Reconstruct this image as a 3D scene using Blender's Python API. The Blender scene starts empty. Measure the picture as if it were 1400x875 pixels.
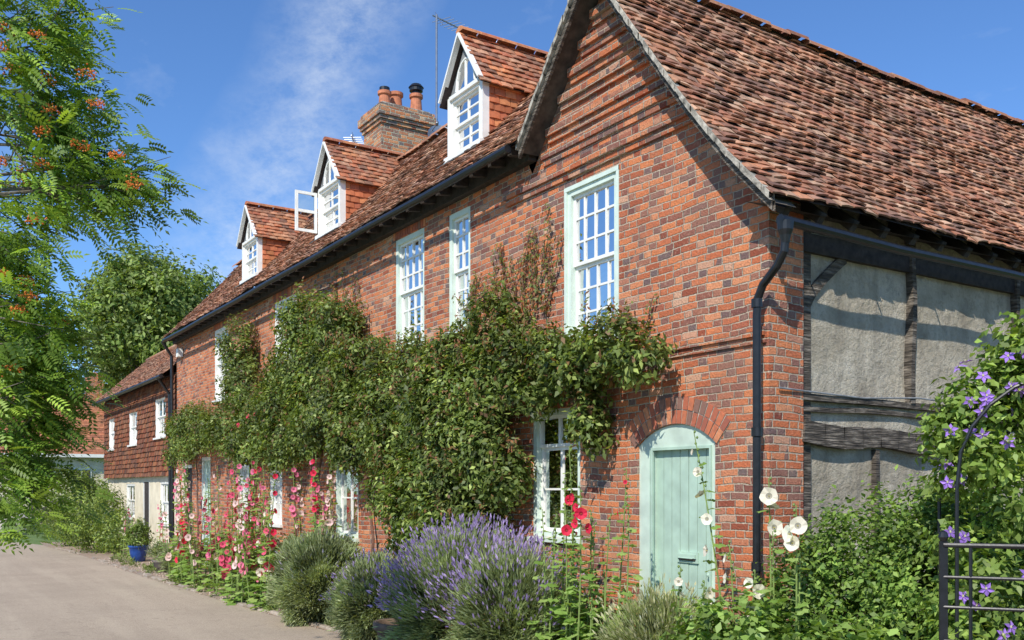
import bpy, math, random
import numpy as np
from mathutils import Vector, Matrix, noise
random.seed(7); rng=np.random.default_rng(7)
S=bpy.context.scene
COL=S.collection

# ---------------------------------------------------------------- helpers
def empty(name):
    o=bpy.data.objects.new(name,None); COL.objects.link(o); return o

class MB:
    def __init__(s): s.v=[];s.f=[];s.m=[];s.c=[]
    def add(s,vs,fs,mat=0,col=(1,1,1)):
        b=len(s.v); s.v.extend([tuple(p) for p in vs])
        for f in fs: s.f.append([b+i for i in f]); s.m.append(mat); s.c.append(col)
    def quad(s,a,b,c,d,mat=0,col=(1,1,1)): s.add([a,b,c,d],[(0,1,2,3)],mat,col)
    def box(s,x0,x1,y0,y1,z0,z1,mat=0,col=(1,1,1)):
        v=[(x0,y0,z0),(x1,y0,z0),(x1,y1,z0),(x0,y1,z0),(x0,y0,z1),(x1,y0,z1),(x1,y1,z1),(x0,y1,z1)]
        s.add(v,[(0,3,2,1),(4,5,6,7),(0,1,5,4),(1,2,6,5),(2,3,7,6),(3,0,4,7)],mat,col)
    def beam(s,a,b,w,h,mat=0,col=(1,1,1),up=(0,0,1)):
        a=Vector(a);b=Vector(b);d=(b-a).normalized();u=Vector(up)
        sd=d.cross(u)
        if sd.length<1e-4: sd=Vector((1,0,0))
        sd.normalize();u=sd.cross(d).normalized()
        v=[]
        for p in (a,b):
            for i,j in ((-1,-1),(1,-1),(1,1),(-1,1)): v.append(p+sd*(w/2*i)+u*(h/2*j))
        s.add(v,[(0,1,2,3),(7,6,5,4),(0,4,5,1),(1,5,6,2),(2,6,7,3),(3,7,4,0)],mat,col)
    def tube(s,pts,r,seg=8,mat=0,col=(1,1,1),cap=True):
        pts=[Vector(p) for p in pts]; n=len(pts)
        rs=r if isinstance(r,(list,tuple)) else [r]*n
        v=[];prev=None
        for i,p in enumerate(pts):
            d=(pts[min(i+1,n-1)]-pts[max(i-1,0)])
            if d.length<1e-9:d=Vector((0,0,1))
            d.normalize()
            if prev is None:
                a=d.orthogonal().normalized()
            else:
                a=(prev-d*prev.dot(d))
                a=a.normalized() if a.length>1e-6 else d.orthogonal().normalized()
            prev=a;b=d.cross(a)
            for k in range(seg):
                t=2*math.pi*k/seg; v.append(p+(a*math.cos(t)+b*math.sin(t))*rs[i])
        f=[]
        for i in range(n-1):
            for k in range(seg):
                k2=(k+1)%seg; f.append((i*seg+k,i*seg+k2,(i+1)*seg+k2,(i+1)*seg+k))
        if cap: f.append(tuple(range(seg))[::-1]); f.append(tuple((n-1)*seg+k for k in range(seg)))
        s.add(v,f,mat,col)
    def lathe(s,c,prof,seg=20,mat=0,col=(1,1,1)):
        v=[];f=[];n=len(prof)
        for r,z in prof:
            for k in range(seg):
                t=2*math.pi*k/seg; v.append((c[0]+r*math.cos(t),c[1]+r*math.sin(t),c[2]+z))
        for i in range(n-1):
            for k in range(seg):
                k2=(k+1)%seg; f.append((i*seg+k,i*seg+k2,(i+1)*seg+k2,(i+1)*seg+k))
        s.add(v,f,mat,col)
    def build(s,name,mats,parent=None,smooth=False):
        me=bpy.data.meshes.new(name); me.from_pydata(s.v,[],s.f)
        for m in mats: me.materials.append(m)
        me.polygons.foreach_set('material_index',s.m)
        if smooth: me.polygons.foreach_set('use_smooth',[True]*len(s.f))
        at=me.color_attributes.new('Col','FLOAT_COLOR','CORNER')
        cc=np.array(s.c,dtype=np.float32); cc=np.hstack([cc,np.ones((len(cc),1),np.float32)])
        cc=np.repeat(cc,[len(f) for f in s.f],axis=0)
        at.data.foreach_set('color',cc.ravel())
        me.update()
        o=bpy.data.objects.new(name,me); COL.objects.link(o)
        if parent: o.parent=parent
        return o

def quads_obj(name,V,C,mat,parent=None):
    N=len(V); me=bpy.data.meshes.new(name)
    me.vertices.add(N*4); me.vertices.foreach_set('co',np.ascontiguousarray(V,dtype=np.float32).ravel())
    me.loops.add(N*4); me.loops.foreach_set('vertex_index',np.arange(N*4,dtype=np.int32))
    me.polygons.add(N); me.polygons.foreach_set('loop_start',np.arange(0,N*4,4,dtype=np.int32))
    me.polygons.foreach_set('loop_total',np.full(N,4,dtype=np.int32))
    me.materials.append(mat)
    at=me.color_attributes.new('Col','FLOAT_COLOR','CORNER')
    cc=np.hstack([C,np.ones((N,1))]).astype(np.float32); cc=np.repeat(cc,4,axis=0)
    at.data.foreach_set('color',cc.ravel())
    me.update(calc_edges=True); me.validate()
    o=bpy.data.objects.new(name,me); COL.objects.link(o)
    if parent: o.parent=parent
    return o

def norm(a): return a/np.maximum(np.linalg.norm(a,axis=1,keepdims=True),1e-9)
def leafquads(P,N,D,L,W,fold=0.15):
    N=norm(N); D=norm(D-N*np.sum(D*N,axis=1,keepdims=True)); Sd=np.cross(N,D)
    L=np.asarray(L).reshape(-1,1); W=np.asarray(W).reshape(-1,1)
    a=P; b=P+D*L*.45+Sd*W*.5+N*W*fold; c=P+D*L-N*L*.12; d=P+D*L*.45-Sd*W*.5+N*W*fold
    return np.stack([a,b,c,d],axis=1)

def foliage(clumps,n,L,W,cols,sub=28,subr=.24,mode='leaf',up=.4,droop=.3,bright=(.55,1.3),shell=.5,wts=None,r=rng):
    vol=np.array([(c[3]*c[4]*c[5])**(2/3) for c in clumps]); vol/=vol.sum()
    VV=[];CC=[]; cols=np.array(cols)
    w=np.array(wts if wts else [1]*len(cols),float); w/=w.sum()
    for c,v in zip(clumps,vol):
        k=max(8,int(n*v)); cen=np.array(c[:3]); rad=np.array(c[3:6])
        dirs=norm(r.normal(size=(sub,3)))
        sc=cen+dirs*rad*(shell+(1-shell)*r.random((sub,1))**.6)
        sb=r.uniform(bright[0],bright[1],sub)
        idx=r.integers(0,sub,k)
        off=r.normal(size=(k,3))*subr*rad
        P=sc[idx]+off
        out=norm((P-cen)/rad)
        rd=r.normal(size=(k,3))
        if mode=='out':
            D=out+rd*.25+np.array([0,0,up]); N=np.cross(D,r.normal(size=(k,3)))
        else:
            N=out*.7+np.array([0,0,up])+rd*.45; D=r.normal(size=(k,3))+np.array([0,0,-droop])+out*.3
        ll=L*r.uniform(.6,1.3,k); ww=W*r.uniform(.7,1.2,k)
        VV.append(leafquads(P,N,D,ll,ww))
        ci=r.choice(len(cols),size=k,p=w)
        CC.append(cols[ci]*sb[idx][:,None]*r.uniform(.8,1.2,(k,1)))
    return np.concatenate(VV),np.concatenate(CC)

# ---------------------------------------------------------------- materials
def newmat(name):
    m=bpy.data.materials.new(name); m.use_nodes=True; nt=m.node_tree
    return m,nt,nt.nodes['Principled BSDF']
def sock(nt,node_in,val):
    if isinstance(val,bpy.types.NodeSocket): nt.links.new(val,node_in)
    else: node_in.default_value=val
def M(nt,op,a,b=None,c=None,clamp=False):
    n=nt.nodes.new('ShaderNodeMath'); n.operation=op; n.use_clamp=clamp
    sock(nt,n.inputs[0],a)
    if b is not None: sock(nt,n.inputs[1],b)
    if c is not None: sock(nt,n.inputs[2],c)
    return n.outputs[0]
def MIX(nt,f,a,b,bt='MIX'):
    n=nt.nodes.new('ShaderNodeMix'); n.data_type='RGBA'; n.blend_type=bt
    sock(nt,n.inputs[0],f)
    sock(nt,n.inputs[6],a if isinstance(a,bpy.types.NodeSocket) else (*a,1))
    sock(nt,n.inputs[7],b if isinstance(b,bpy.types.NodeSocket) else (*b,1))
    return n.outputs[2]
def NOI(nt,vec,scale,detail=4,rough=.55):
    n=nt.nodes.new('ShaderNodeTexNoise'); n.inputs['Scale'].default_value=scale
    n.inputs['Detail'].default_value=detail; n.inputs['Roughness'].default_value=rough
    if vec is not None: nt.links.new(vec,n.inputs['Vector'])
    return n.outputs[0]
def MR(nt,v,a,b,c=0.,d=1.):
    n=nt.nodes.new('ShaderNodeMapRange'); sock(nt,n.inputs[0],v)
    for i,x in enumerate((a,b,c,d)): n.inputs[i+1].default_value=x
    return n.outputs[0]
def RAMP(nt,v,stops,interp='LINEAR'):
    n=nt.nodes.new('ShaderNodeValToRGB'); cr=n.color_ramp; cr.interpolation=interp
    while len(cr.elements)<len(stops): cr.elements.new(.5)
    for e,(p,c) in zip(cr.elements,stops): e.position=p; e.color=(*c,1)
    nt.links.new(v,n.inputs[0]); return n.outputs[0]
def POS(nt): return nt.nodes.new('ShaderNodeNewGeometry').outputs['Position']
def BUMP(nt,bs,h,strength=.4,dist=.01):
    n=nt.nodes.new('ShaderNodeBump'); n.inputs['Strength'].default_value=strength; n.inputs['Distance'].default_value=dist
    nt.links.new(h,n.inputs['Height']); nt.links.new(n.outputs[0],bs.inputs['Normal'])
def VSC(nt,vec,s):
    n=nt.nodes.new('ShaderNodeVectorMath'); n.operation='MULTIPLY'; nt.links.new(vec,n.inputs[0]); n.inputs[1].default_value=s; return n.outputs[0]

def brick_mat(name,tint=(1,1,1),hdr=.66):
    m,nt,bs=newmat(name); p=POS(nt)
    sep=nt.nodes.new('ShaderNodeSeparateXYZ'); nt.links.new(p,sep.inputs[0])
    x,y,z=sep.outputs
    RH=.066; PW=.31
    dn=M(nt,'MULTIPLY',M(nt,'SUBTRACT',NOI(nt,p,9,2),.5),.020)
    dn2=M(nt,'MULTIPLY',M(nt,'SUBTRACT',NOI(nt,p,.5,2),.5),.14)
    u=M(nt,'ADD',M(nt,'ADD',x,y),dn); v=M(nt,'ADD',M(nt,'ADD',z,dn),dn2)
    vr=M(nt,'DIVIDE',v,RH); row=M(nt,'FLOOR',vr); fv=M(nt,'FRACT',vr)
    wn0=nt.nodes.new('ShaderNodeTexWhiteNoise'); wn0.noise_dimensions='1D'; nt.links.new(row,wn0.inputs['W'])
    sh=M(nt,'ADD',M(nt,'MULTIPLY',M(nt,'MODULO',row,2),.5),M(nt,'MULTIPLY',wn0.outputs[0],.30))
    ta=M(nt,'ADD',M(nt,'DIVIDE',u,PW),sh); pi=M(nt,'FLOOR',ta); t=M(nt,'FRACT',ta)
    ish=M(nt,'GREATER_THAN',t,.665)
    du=M(nt,'MULTIPLY',M(nt,'MINIMUM',M(nt,'MINIMUM',t,M(nt,'SUBTRACT',1,t)),M(nt,'ABSOLUTE',M(nt,'SUBTRACT',t,.665))),PW)
    dv=M(nt,'MULTIPLY',M(nt,'MINIMUM',fv,M(nt,'SUBTRACT',1,fv)),RH)
    dd=M(nt,'ADD',M(nt,'MINIMUM',du,dv),M(nt,'MULTIPLY',M(nt,'SUBTRACT',NOI(nt,p,40,3),.5),.013))
    mask=MR(nt,dd,.0038,.0080)
    cb=nt.nodes.new('ShaderNodeCombineXYZ'); sock(nt,cb.inputs[0],M(nt,'ADD',M(nt,'MULTIPLY',pi,2),ish)); sock(nt,cb.inputs[1],row)
    wn=nt.nodes.new('ShaderNodeTexWhiteNoise'); wn.noise_dimensions='3D'; nt.links.new(cb.outputs[0],wn.inputs['Vector'])
    s2=nt.nodes.new('ShaderNodeSeparateColor'); nt.links.new(wn.outputs['Color'],s2.inputs[0])
    base=RAMP(nt,wn.outputs['Value'],[(0,(.26,.07,.045)),(.15,(.52,.145,.065)),(.35,(.75,.25,.10)),(.6,(.60,.17,.075)),(.78,(.80,.33,.16)),(.9,(.42,.12,.07)),(1,(.72,.42,.27))])
    patch=NOI(nt,p,.6,4,.6)
    pt2=M(nt,'MULTIPLY',M(nt,'SUBTRACT',patch,.5),2.2)
    dark=M(nt,'MULTIPLY',ish,M(nt,'GREATER_THAN',M(nt,'ADD',s2.outputs[1],pt2),hdr))
    dark2=M(nt,'GREATER_THAN',M(nt,'ADD',s2.outputs[2],M(nt,'MULTIPLY',pt2,.45)),.88)
    dk=M(nt,'MULTIPLY',M(nt,'MAXIMUM',dark,dark2),MR(nt,s2.outputs[0],0,1,.35,.95))
    base=MIX(nt,dk,base,(.16,.125,.125))
    n1=NOI(nt,p,55,5,.65); n2=NOI(nt,p,1.3,6,.65)
    base=MIX(nt,MR(nt,n1,.45,.68,0,.55),base,(.20,.085,.06))
    base=MIX(nt,MR(nt,NOI(nt,p,23,5,.6),.56,.72,0,.4),base,(.72,.46,.32))
    mort=MIX(nt,NOI(nt,p,30,3),(.76,.62,.47),(.36,.28,.21))
    base=MIX(nt,mask,mort,base)
    base=MIX(nt,MR(nt,n2,.52,.72,0,.42),base,(.24,.145,.11))
    base=MIX(nt,MR(nt,NOI(nt,p,.8,5,.7),.58,.76,0,.32),base,(.68,.43,.29))
    base=MIX(nt,1.0,base,tint,'MULTIPLY')
    nt.links.new(base,bs.inputs['Base Color']); bs.inputs['Roughness'].default_value=.9; bs.inputs['Specular IOR Level'].default_value=.2
    h=M(nt,'ADD',mask,M(nt,'ADD',M(nt,'MULTIPLY',n1,1.0),M(nt,'MULTIPLY',wn.outputs['Value'],.7)))
    BUMP(nt,bs,h,1.0,.015)
    return m

def col_mat(name,rough=.85,n_scale=25,amt=.5,dark=(.1,.08,.07),bump=.4,lichen=0,spec=.3,bscale=40):
    m,nt,bs=newmat(name); p=POS(nt)
    a=nt.nodes.new('ShaderNodeAttribute'); a.attribute_name='Col'
    c=MIX(nt,MR(nt,NOI(nt,p,n_scale,5),.4,.75,0,amt),a.outputs['Color'],dark)
    if lichen:
        c=MIX(nt,MR(nt,NOI(nt,p,.9,4,.6),.46,.68,0,.5),c,(.18,.105,.07))
        c=MIX(nt,MR(nt,NOI(nt,p,1.9,5,.65),.54,.7,0,.4),c,(.62,.28,.13))
        c=MIX(nt,MR(nt,NOI(nt,p,16,6,.7),.54,.7,0,lichen),c,(.48,.40,.28))
    nt.links.new(c,bs.inputs['Base Color']); bs.inputs['Roughness'].default_value=rough
    bs.inputs['Specular IOR Level'].default_value=spec
    if bump: BUMP(nt,bs,NOI(nt,p,bscale,4),bump,.01)
    return m
def plain(name,col,rough=.6,var=.15,scale=20,bump=.1,metal=0,spec=.5):
    m,nt,bs=newmat(name); p=POS(nt)
    d=tuple(x*(1-var*2) for x in col); l=tuple(min(1,x*(1+var)) for x in col)
    c=MIX(nt,MR(nt,NOI(nt,p,scale,5),.3,.7),d,l)
    nt.links.new(c,bs.inputs['Base Color']); bs.inputs['Roughness'].default_value=rough; bs.inputs['Metallic'].default_value=metal
    bs.inputs['Specular IOR Level'].default_value=spec
    if bump: BUMP(nt,bs,NOI(nt,p,scale*3,4),bump,.01)
    return m
def leaf_mat(name,trans=.3,rough=.5,spec=.4):
    m,nt,bs=newmat(name)
    a=nt.nodes.new('ShaderNodeAttribute'); a.attribute_name='Col'
    nt.links.new(a.outputs['Color'],bs.inputs['Base Color']); bs.inputs['Roughness'].default_value=rough
    bs.inputs['Specular IOR Level'].default_value=spec
    tr=nt.nodes.new('ShaderNodeBsdfTranslucent')
    tc=MIX(nt,1.0,a.outputs['Color'],(1.5,1.45,.6),'MULTIPLY'); nt.links.new(tc,tr.inputs['Color'])
    mx=nt.nodes.new('ShaderNodeMixShader'); mx.inputs[0].default_value=trans
    nt.links.new(bs.outputs[0],mx.inputs[1]); nt.links.new(tr.outputs[0],mx.inputs[2])
    nt.links.new(mx.outputs[0],nt.nodes['Material Output'].inputs['Surface'])
    return m

BRICK=brick_mat('brick')
BRICK2=brick_mat('corbel_brick',(.92,.9,.9))
CHIMB=brick_mat('chimney_brick',(1.0,1.25,1.25),1.4)
VOUS=col_mat('voussoir_brick',dark=(.24,.11,.08),amt=.6,bump=.5)
TILE=col_mat('clay_tile',dark=(.10,.06,.05),amt=.6,lichen=.5,bump=.5,n_scale=18)
HANG=col_mat('hung_tile',dark=(.18,.08,.05),amt=.4,bump=.4)
UNDER=plain('roof_underlay',(.05,.035,.03),.9)
DARKT=plain('dark_timber',(.05,.04,.034),.8,.3,15,.3)
def timber_mat():
    m,nt,bs=newmat('weathered_timber'); p=POS(nt)
    n=NOI(nt,VSC(nt,p,(6,6,40)),1,5); n2=NOI(nt,VSC(nt,p,(3,3,60)),1.3,4)
    c=RAMP(nt,n,[(.3,(.035,.028,.023)),(.5,(.11,.09,.07)),(.72,(.34,.29,.235))])
    nt.links.new(c,bs.inputs['Base Color']); bs.inputs['Roughness'].default_value=.9
    BUMP(nt,bs,n2,1.0,.04); return m
TIMBER=timber_mat()
def plaster_mat():
    m,nt,bs=newmat('lime_plaster'); p=POS(nt)
    c=RAMP(nt,NOI(nt,p,1.8,8,.68),[(.3,(.36,.305,.22)),(.5,(.56,.495,.38)),(.72,(.74,.67,.54))])
    c=MIX(nt,MR(nt,NOI(nt,p,30,6,.75),.48,.68,0,.55),c,(.33,.27,.205))
    c=MIX(nt,MR(nt,NOI(nt,VSC(nt,p,(5,5,.6)),1,5,.6),.48,.68,0,.55),c,(.28,.24,.185))
    c=MIX(nt,MR(nt,NOI(nt,p,5,6,.7),.56,.63,0,.4),c,(.22,.19,.15))
    nt.links.new(c,bs.inputs['Base Color']); bs.inputs['Roughness'].default_value=.95
    BUMP(nt,bs,NOI(nt,p,12,8,.72),1.0,.06); return m
PLAST=plaster_mat()
CREAM=plain('cream_render',(.74,.65,.48),.9,.1,3,.2)
MINT=plain('mint_paint',(.44,.585,.475),.5,.10,5,.08)
MINTW=plain('window_mint_paint',(.66,.76,.66),.5,.06,6,.05)
MINTP=plain('pale_mint_paint',(.57,.68,.575),.5,.10,5,.05)
WHITE=plain('white_paint',(.84,.83,.78),.45,.05,8,.05)
BLACK=plain('black_iron_paint',(.014,.015,.018),.35,.2,20,.05)
LEAD=plain('lead',(.26,.27,.28),.6,.2,10,.2)
MORTAR=plain('verge_mortar',(.44,.40,.33),.95,.4,14,.8)
TERRA=plain('terracotta',(.56,.20,.10),.8,.2,12,.2)
METAL=plain('grey_metal',(.35,.36,.38),.4,.1,10,0,.8)
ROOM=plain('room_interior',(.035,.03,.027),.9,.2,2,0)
CURT=plain('net_curtain',(.60,.59,.54),.9,.1,15,.1)
def glass_mat():
    m=bpy.data.materials.new('window_glass'); m.use_nodes=True; nt=m.node_tree; nt.nodes.clear()
    out=nt.nodes.new('ShaderNodeOutputMaterial'); t=nt.nodes.new('ShaderNodeBsdfTransparent'); g=nt.nodes.new('ShaderNodeBsdfGlossy')
    g.inputs['Roughness'].default_value=.02; t.inputs[0].default_value=(.85,.9,.88,1)
    lw=nt.nodes.new('ShaderNodeFresnel'); lw.inputs[0].default_value=1.42
    p=POS(nt); b=nt.nodes.new('ShaderNodeBump'); b.inputs['Strength'].default_value=.12; b.inputs['Distance'].default_value=.02
    nt.links.new(NOI(nt,p,5,2),b.inputs['Height']); nt.links.new(b.outputs[0],g.inputs['Normal'])
    mx=nt.nodes.new('ShaderNodeMixShader'); nt.links.new(lw.outputs[0],mx.inputs[0]); nt.links.new(t.outputs[0],mx.inputs[1]); nt.links.new(g.outputs[0],mx.inputs[2])
    nt.links.new(mx.outputs[0],out.inputs[0]); return m
GLASS=glass_mat()
LEAF=leaf_mat('leaves',.36); PETAL=leaf_mat('petals',.25,.6,.2)
BARK=plain('bark',(.16,.14,.11),.9,.3,20,.6)
STEMG=plain('green_stem',(.2,.28,.07),.7,.2,20,0)

# ---------------------------------------------------------------- tiles
TC=[(.46,.195,.105),(.38,.155,.09),(.53,.24,.13),(.27,.125,.08),(.56,.29,.17),(.20,.105,.075),(.42,.235,.15),(.34,.18,.12),(.60,.37,.24)]
HC=[(.56,.18,.08),(.49,.15,.065),(.62,.24,.10),(.40,.12,.06)]
def tiles(mb,surf,ul,vl,nrm,w=.168,g=.105,cols=TC,mask=None,jit=1.,mat=0,th=.016):
    n=Vector(nrm).normalized(); rows=int(math.ceil(vl/g)); cn=int(math.ceil(ul/w))+1
    for j in range(rows):
        off=(j%2)*w*.5+random.uniform(-.012,.012)*jit; off=max(off,0); rj=random.uniform(-.006,.006)*jit
        for i in range(cn):
            u0=i*w-off; u1=u0+w-.006
            if u1<=0 or u0>=ul: continue
            u0=max(u0,0);u1=min(u1,ul)
            v0=j*g+rj+random.uniform(-.008,.008)*jit; v1=min(v0+g*1.35,vl)
            if v1-v0<.02: continue
            if mask and not mask((u0+u1)/2,(v0+v1)/2): continue
            a=th+.008+random.uniform(-.004,.010)*jit; b=a+random.uniform(-.007,.007)*jit
            sk=random.uniform(-.005,.005)*jit
            s0=surf(u0+.001,v0+sk); s1=surf(u1,v0-sk); s2=surf(u1,v1); s3=surf(u0+.001,v1); sm=surf((u0+u1)/2,v0); sn=surf((u0+u1)/2,v1)
            cam=.006
            vs=[s0+n*a,sm+n*((a+b)/2+cam),s1+n*b,s2+n*.004,sn+n*.008,s3+n*.004,
                s0+n*(a-th),sm+n*((a+b)/2+cam-th),s1+n*(b-th)]
            c=random.choice(cols); k=random.uniform(.72,1.22); c=(c[0]*k,c[1]*k,c[2]*k)
            mb.add(vs,[(0,1,4,5),(1,2,3,4),(6,7,1,0),(7,8,2,1),(6,0,5),(8,3,2)],mat,c)

def plane_surf(P0,U,V):
    P0=Vector(P0);U=Vector(U).normalized();V=Vector(V).normalized()
    return lambda u,v:P0+U*u+V*v

# ---------------------------------------------------------------- windows
def sash(name,parent,x,y0,y1,z0,z1,cols,rows,fm,fw=.06,mid=True,curtain=True,sill=True,barm=None,transom=None,room=.2,rdep=.9):
    mb=MB(); bm=0 if barm is None else 5
    xf=x+.015; xb=x+.11
    mb.box(xf,xb,y0,y0+fw,z0,z1); mb.box(xf,xb,y1-fw,y1,z0,z1)
    mb.box(xf-.003,xb,y0+fw,y1-fw,z1-fw,z1); mb.box(xf-.003,xb,y0+fw,y1-fw,z0,z0+fw)
    a0,a1,b0,b1=y0+fw,y1-fw,z0+fw,z1-fw
    sx=x+.05; zm=(b0+b1)/2 if transom is None else transom
    st=.035
    for (c0,c1,dx) in ((zm,b1,0.),(b0,zm,.03)):
        mb.box(sx+dx,sx+dx+.035,a0,a0+st,c0,c1,bm); mb.box(sx+dx,sx+dx+.035,a1-st,a1,c0,c1,bm)
        mb.box(sx+dx-.002,sx+dx+.035,a0+st,a1-st,c0,c0+st,bm); mb.box(sx+dx-.002,sx+dx+.035,a0+st,a1-st,c1-st,c1,bm)
        bw=.011 if transom is None else .02
        for i in range(1,cols):
            yy=a0+(a1-a0)*i/cols; mb.box(sx+dx+.004,sx+dx+.03,yy-bw,yy+bw,c0+st,c1-st,bm)
        r=rows//2 if transom is None else (1 if c1==b1 else rows)
        for i in range(1,r):
            zz=c0+(c1-c0)*i/r; mb.box(sx+dx+.006,sx+dx+.028,a0+st,a1-st,zz-.011,zz+.011,bm)
        gx=sx+dx+.02
        for i in range(cols):
            for k in range(max(r,1)):
                p0=a0+(a1-a0)*i/cols; p1=a0+(a1-a0)*(i+1)/cols; q0=c0+(c1-c0)*k/max(r,1); q1=c0+(c1-c0)*(k+1)/max(r,1)
                t=random.uniform(-.004,.004); t2=random.uniform(-.004,.004)
                mb.quad((gx+t,p0,q0),(gx-t2,p1,q0),(gx-t,p1,q1),(gx+t2,p0,q1),1)
    if sill: mb.box(x-.05,x+.02,y0-.04,y1+.04,z0-.05,z0-.002)
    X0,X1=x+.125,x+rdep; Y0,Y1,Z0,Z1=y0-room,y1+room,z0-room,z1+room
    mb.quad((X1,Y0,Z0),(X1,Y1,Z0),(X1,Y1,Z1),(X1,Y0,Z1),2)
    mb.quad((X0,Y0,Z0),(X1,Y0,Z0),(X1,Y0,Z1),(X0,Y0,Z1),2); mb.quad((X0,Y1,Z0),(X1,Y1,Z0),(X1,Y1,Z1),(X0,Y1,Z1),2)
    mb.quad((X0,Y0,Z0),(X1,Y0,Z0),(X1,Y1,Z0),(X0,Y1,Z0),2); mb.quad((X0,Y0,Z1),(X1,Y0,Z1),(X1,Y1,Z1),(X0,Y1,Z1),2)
    if curtain:
        for side in (0,1):
            wd=(y1-y0)*random.uniform(.2,.34); n=12
            ys=y0 if side==0 else y1-wd
            for i in range(n):
                t0,t1=i/n,(i+1)/n
                xx0=x+.17+.018*math.sin(t0*20); xx1=x+.17+.018*math.sin(t1*20)
                mb.quad((xx0,ys+wd*t0,z0),(xx1,ys+wd*t1,z0),(xx1,ys+wd*t1,z1),(xx0,ys+wd*t0,z1),3)
    return mb.build(name,[fm,GLASS,ROOM,CURT,WHITE,barm or fm],parent)

def wall_x(mb,x,y0,y1,ztop,ops,mat=0,cuts=(),z0=0,depth=.13):
    ys=sorted(set([y0,y1]+[o[0] for o in ops]+[o[1] for o in ops]+list(cuts))); ys=[y for y in ys if y0<=y<=y1]
    for a,b in zip(ys[:-1],ys[1:]):
        seg=sorted([(o[2],o[3]) for o in ops if o[0]<=a+1e-6 and o[1]>=b-1e-6])
        z=z0
        for s0,s1 in seg:
            if s0>z+1e-6: mb.quad((x,b,z),(x,a,z),(x,a,s0),(x,b,s0),mat)
            z=s1
        mb.quad((x,b,z),(x,a,z),(x,a,ztop(a)),(x,b,ztop(b)),mat)
    for a,b,c,d in ops:
        X=x+depth
        mb.quad((x,a,c),(X,a,c),(X,a,d),(x,a,d),mat); mb.quad((x,b,c),(x,b,d),(X,b,d),(X,b,c),mat)
        mb.quad((x,a,d),(X,a,d),(X,b,d),(x,b,d),mat); mb.quad((x,a,c),(x,b,c),(X,b,c),(X,a,c),mat)

# ================================================================ NEAR GABLED HOUSE
house=empty('brick_house')
YC=5.38; RY,RZ=7.47,7.12; YJ=9.0
SLS=(RZ-4.17)/(RY-5.15)
SLN=(RZ-5.70)/(8.65-RY)
def ztop_g(y):
    if y>8.9: return 5.70
    return min(4.17+SLS*(y-5.15), RZ-SLN*(y-RY) if y>RY else 99)-.06
W1=(7.34,8.18,3.43,5.05); G1=(7.94,8.83,1.35,2.75); DR=(5.99,7.02,0.06,2.48)
mb=MB()
wall_x(mb,6,YC,YJ,ztop_g,[W1,G1,DR],0,cuts=(RY,8.65))
mb.quad((6,YC,0),(6.42,YC,0),(6.42,YC,4.30),(6,YC,4.30))
mb.quad((6.42,YC,0),(6.42,YC+.1,0),(6.42,YC+.1,4.30),(6.42,YC,4.30))
ya,yb,zs,zt=5.99,7.02,2.30,2.48; N=14
def arcz(y): 
    t=(y-(ya+yb)/2)/((yb-ya)/2); R=((yb-ya)/2)**2/(2*(zt-zs))+(zt-zs)/2
    return zt-R+math.sqrt(R*R-(t*(yb-ya)/2)**2)
for i in range(N):
    a=ya+(yb-ya)*i/N;b=ya+(yb-ya)*(i+1)/N
    mb.quad((6,b,arcz(b)),(6,a,arcz(a)),(6,a,zt),(6,b,zt))
    mb.quad((6,b,arcz(b)),(6,a,arcz(a)),(6.13,a,arcz(a)),(6.13,b,arcz(b)))
mb.build('front_wall',[BRICK],house)
mb=MB()
for z,pr,h in ((5.26,.06,.10),(5.52,.045,.07),(5.74,.06,.085),(6.02,.065,.085),(6.24,.07,.085),(6.46,.07,.085),(6.70,.07,.085)):
    y0=5.15+(z+.1-4.17)/SLS+.05; y1=RY+(RZ-z-.1)/SLN-.04
    if z<5.5: y0,y1=6.15,9.35
    elif z<5.6: y0,y1=6.35,8.6
    mb.box(6-pr,6.0-.001,y0,y1,z-.02,z-.02+h)
    mb.box(6-pr*.5,6.0-.001,y0+.01,y1-.01,z-.09,z-.021)
mb.box(5.955,5.999,YC+.02,7.35,3.15,3.22); mb.box(5.978,5.999,YC+.02,7.33,3.09,3.149)
mb.build('string_courses',[BRICK2],house)
mb=MB(); R=((yb-ya)/2)**2/(2*(zt-zs))+(zt-zs)/2; cy=(ya+yb)/2; cz=zt-R; a0=math.asin(((yb-ya)/2+.03)/R); nv=19
VC=[(.56,.17,.08),(.46,.13,.07),(.64,.25,.12),(.36,.11,.07),(.24,.13,.1)]
for i in range(nv):
    t0=-a0+2*a0*i/nv+.007; t1=-a0+2*a0*(i+1)/nv-.007
    P=lambda t,r,x:(x,cy+r*math.sin(t),cz+r*math.cos(t))
    for ra,rb in ((R+.004,R+.125),(R+.135,R+.25)):
        c=random.choice(VC)
        x=5.991-random.uniform(0,.006)
        v=[P(t0,ra,x),P(t1,ra,x),P(t1,rb,x),P(t0,rb,x),P(t0,ra,6.02),P(t1,ra,6.02),P(t1,rb,6.02),P(t0,rb,6.02)]
        mb.add(v,[(0,1,2,3),(0,4,5,1),(1,5,6,2),(2,6,7,3),(3,7,4,0)],0,c)
v=[(5.9955,cy+R*math.sin(-a0+2*a0*i/12),cz+R*math.cos(-a0+2*a0*i/12)) for i in range(13)]
v2=[(5.9955,cy+(R+.25)*math.sin(-a0+2*a0*i/12),cz+(R+.25)*math.cos(-a0+2*a0*i/12)) for i in range(13)]
mb.add(v+v2,[(i,i+1,14+i,13+i) for i in range(12)],1)
mb.build('door_arch',[VOUS,MORTAR],house)
mb=MB()
mb.box(6.0+.02,6.12,ya,ya+.06,.06,2.26); mb.box(6.02,6.12,yb-.19,yb,.06,2.26)
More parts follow.
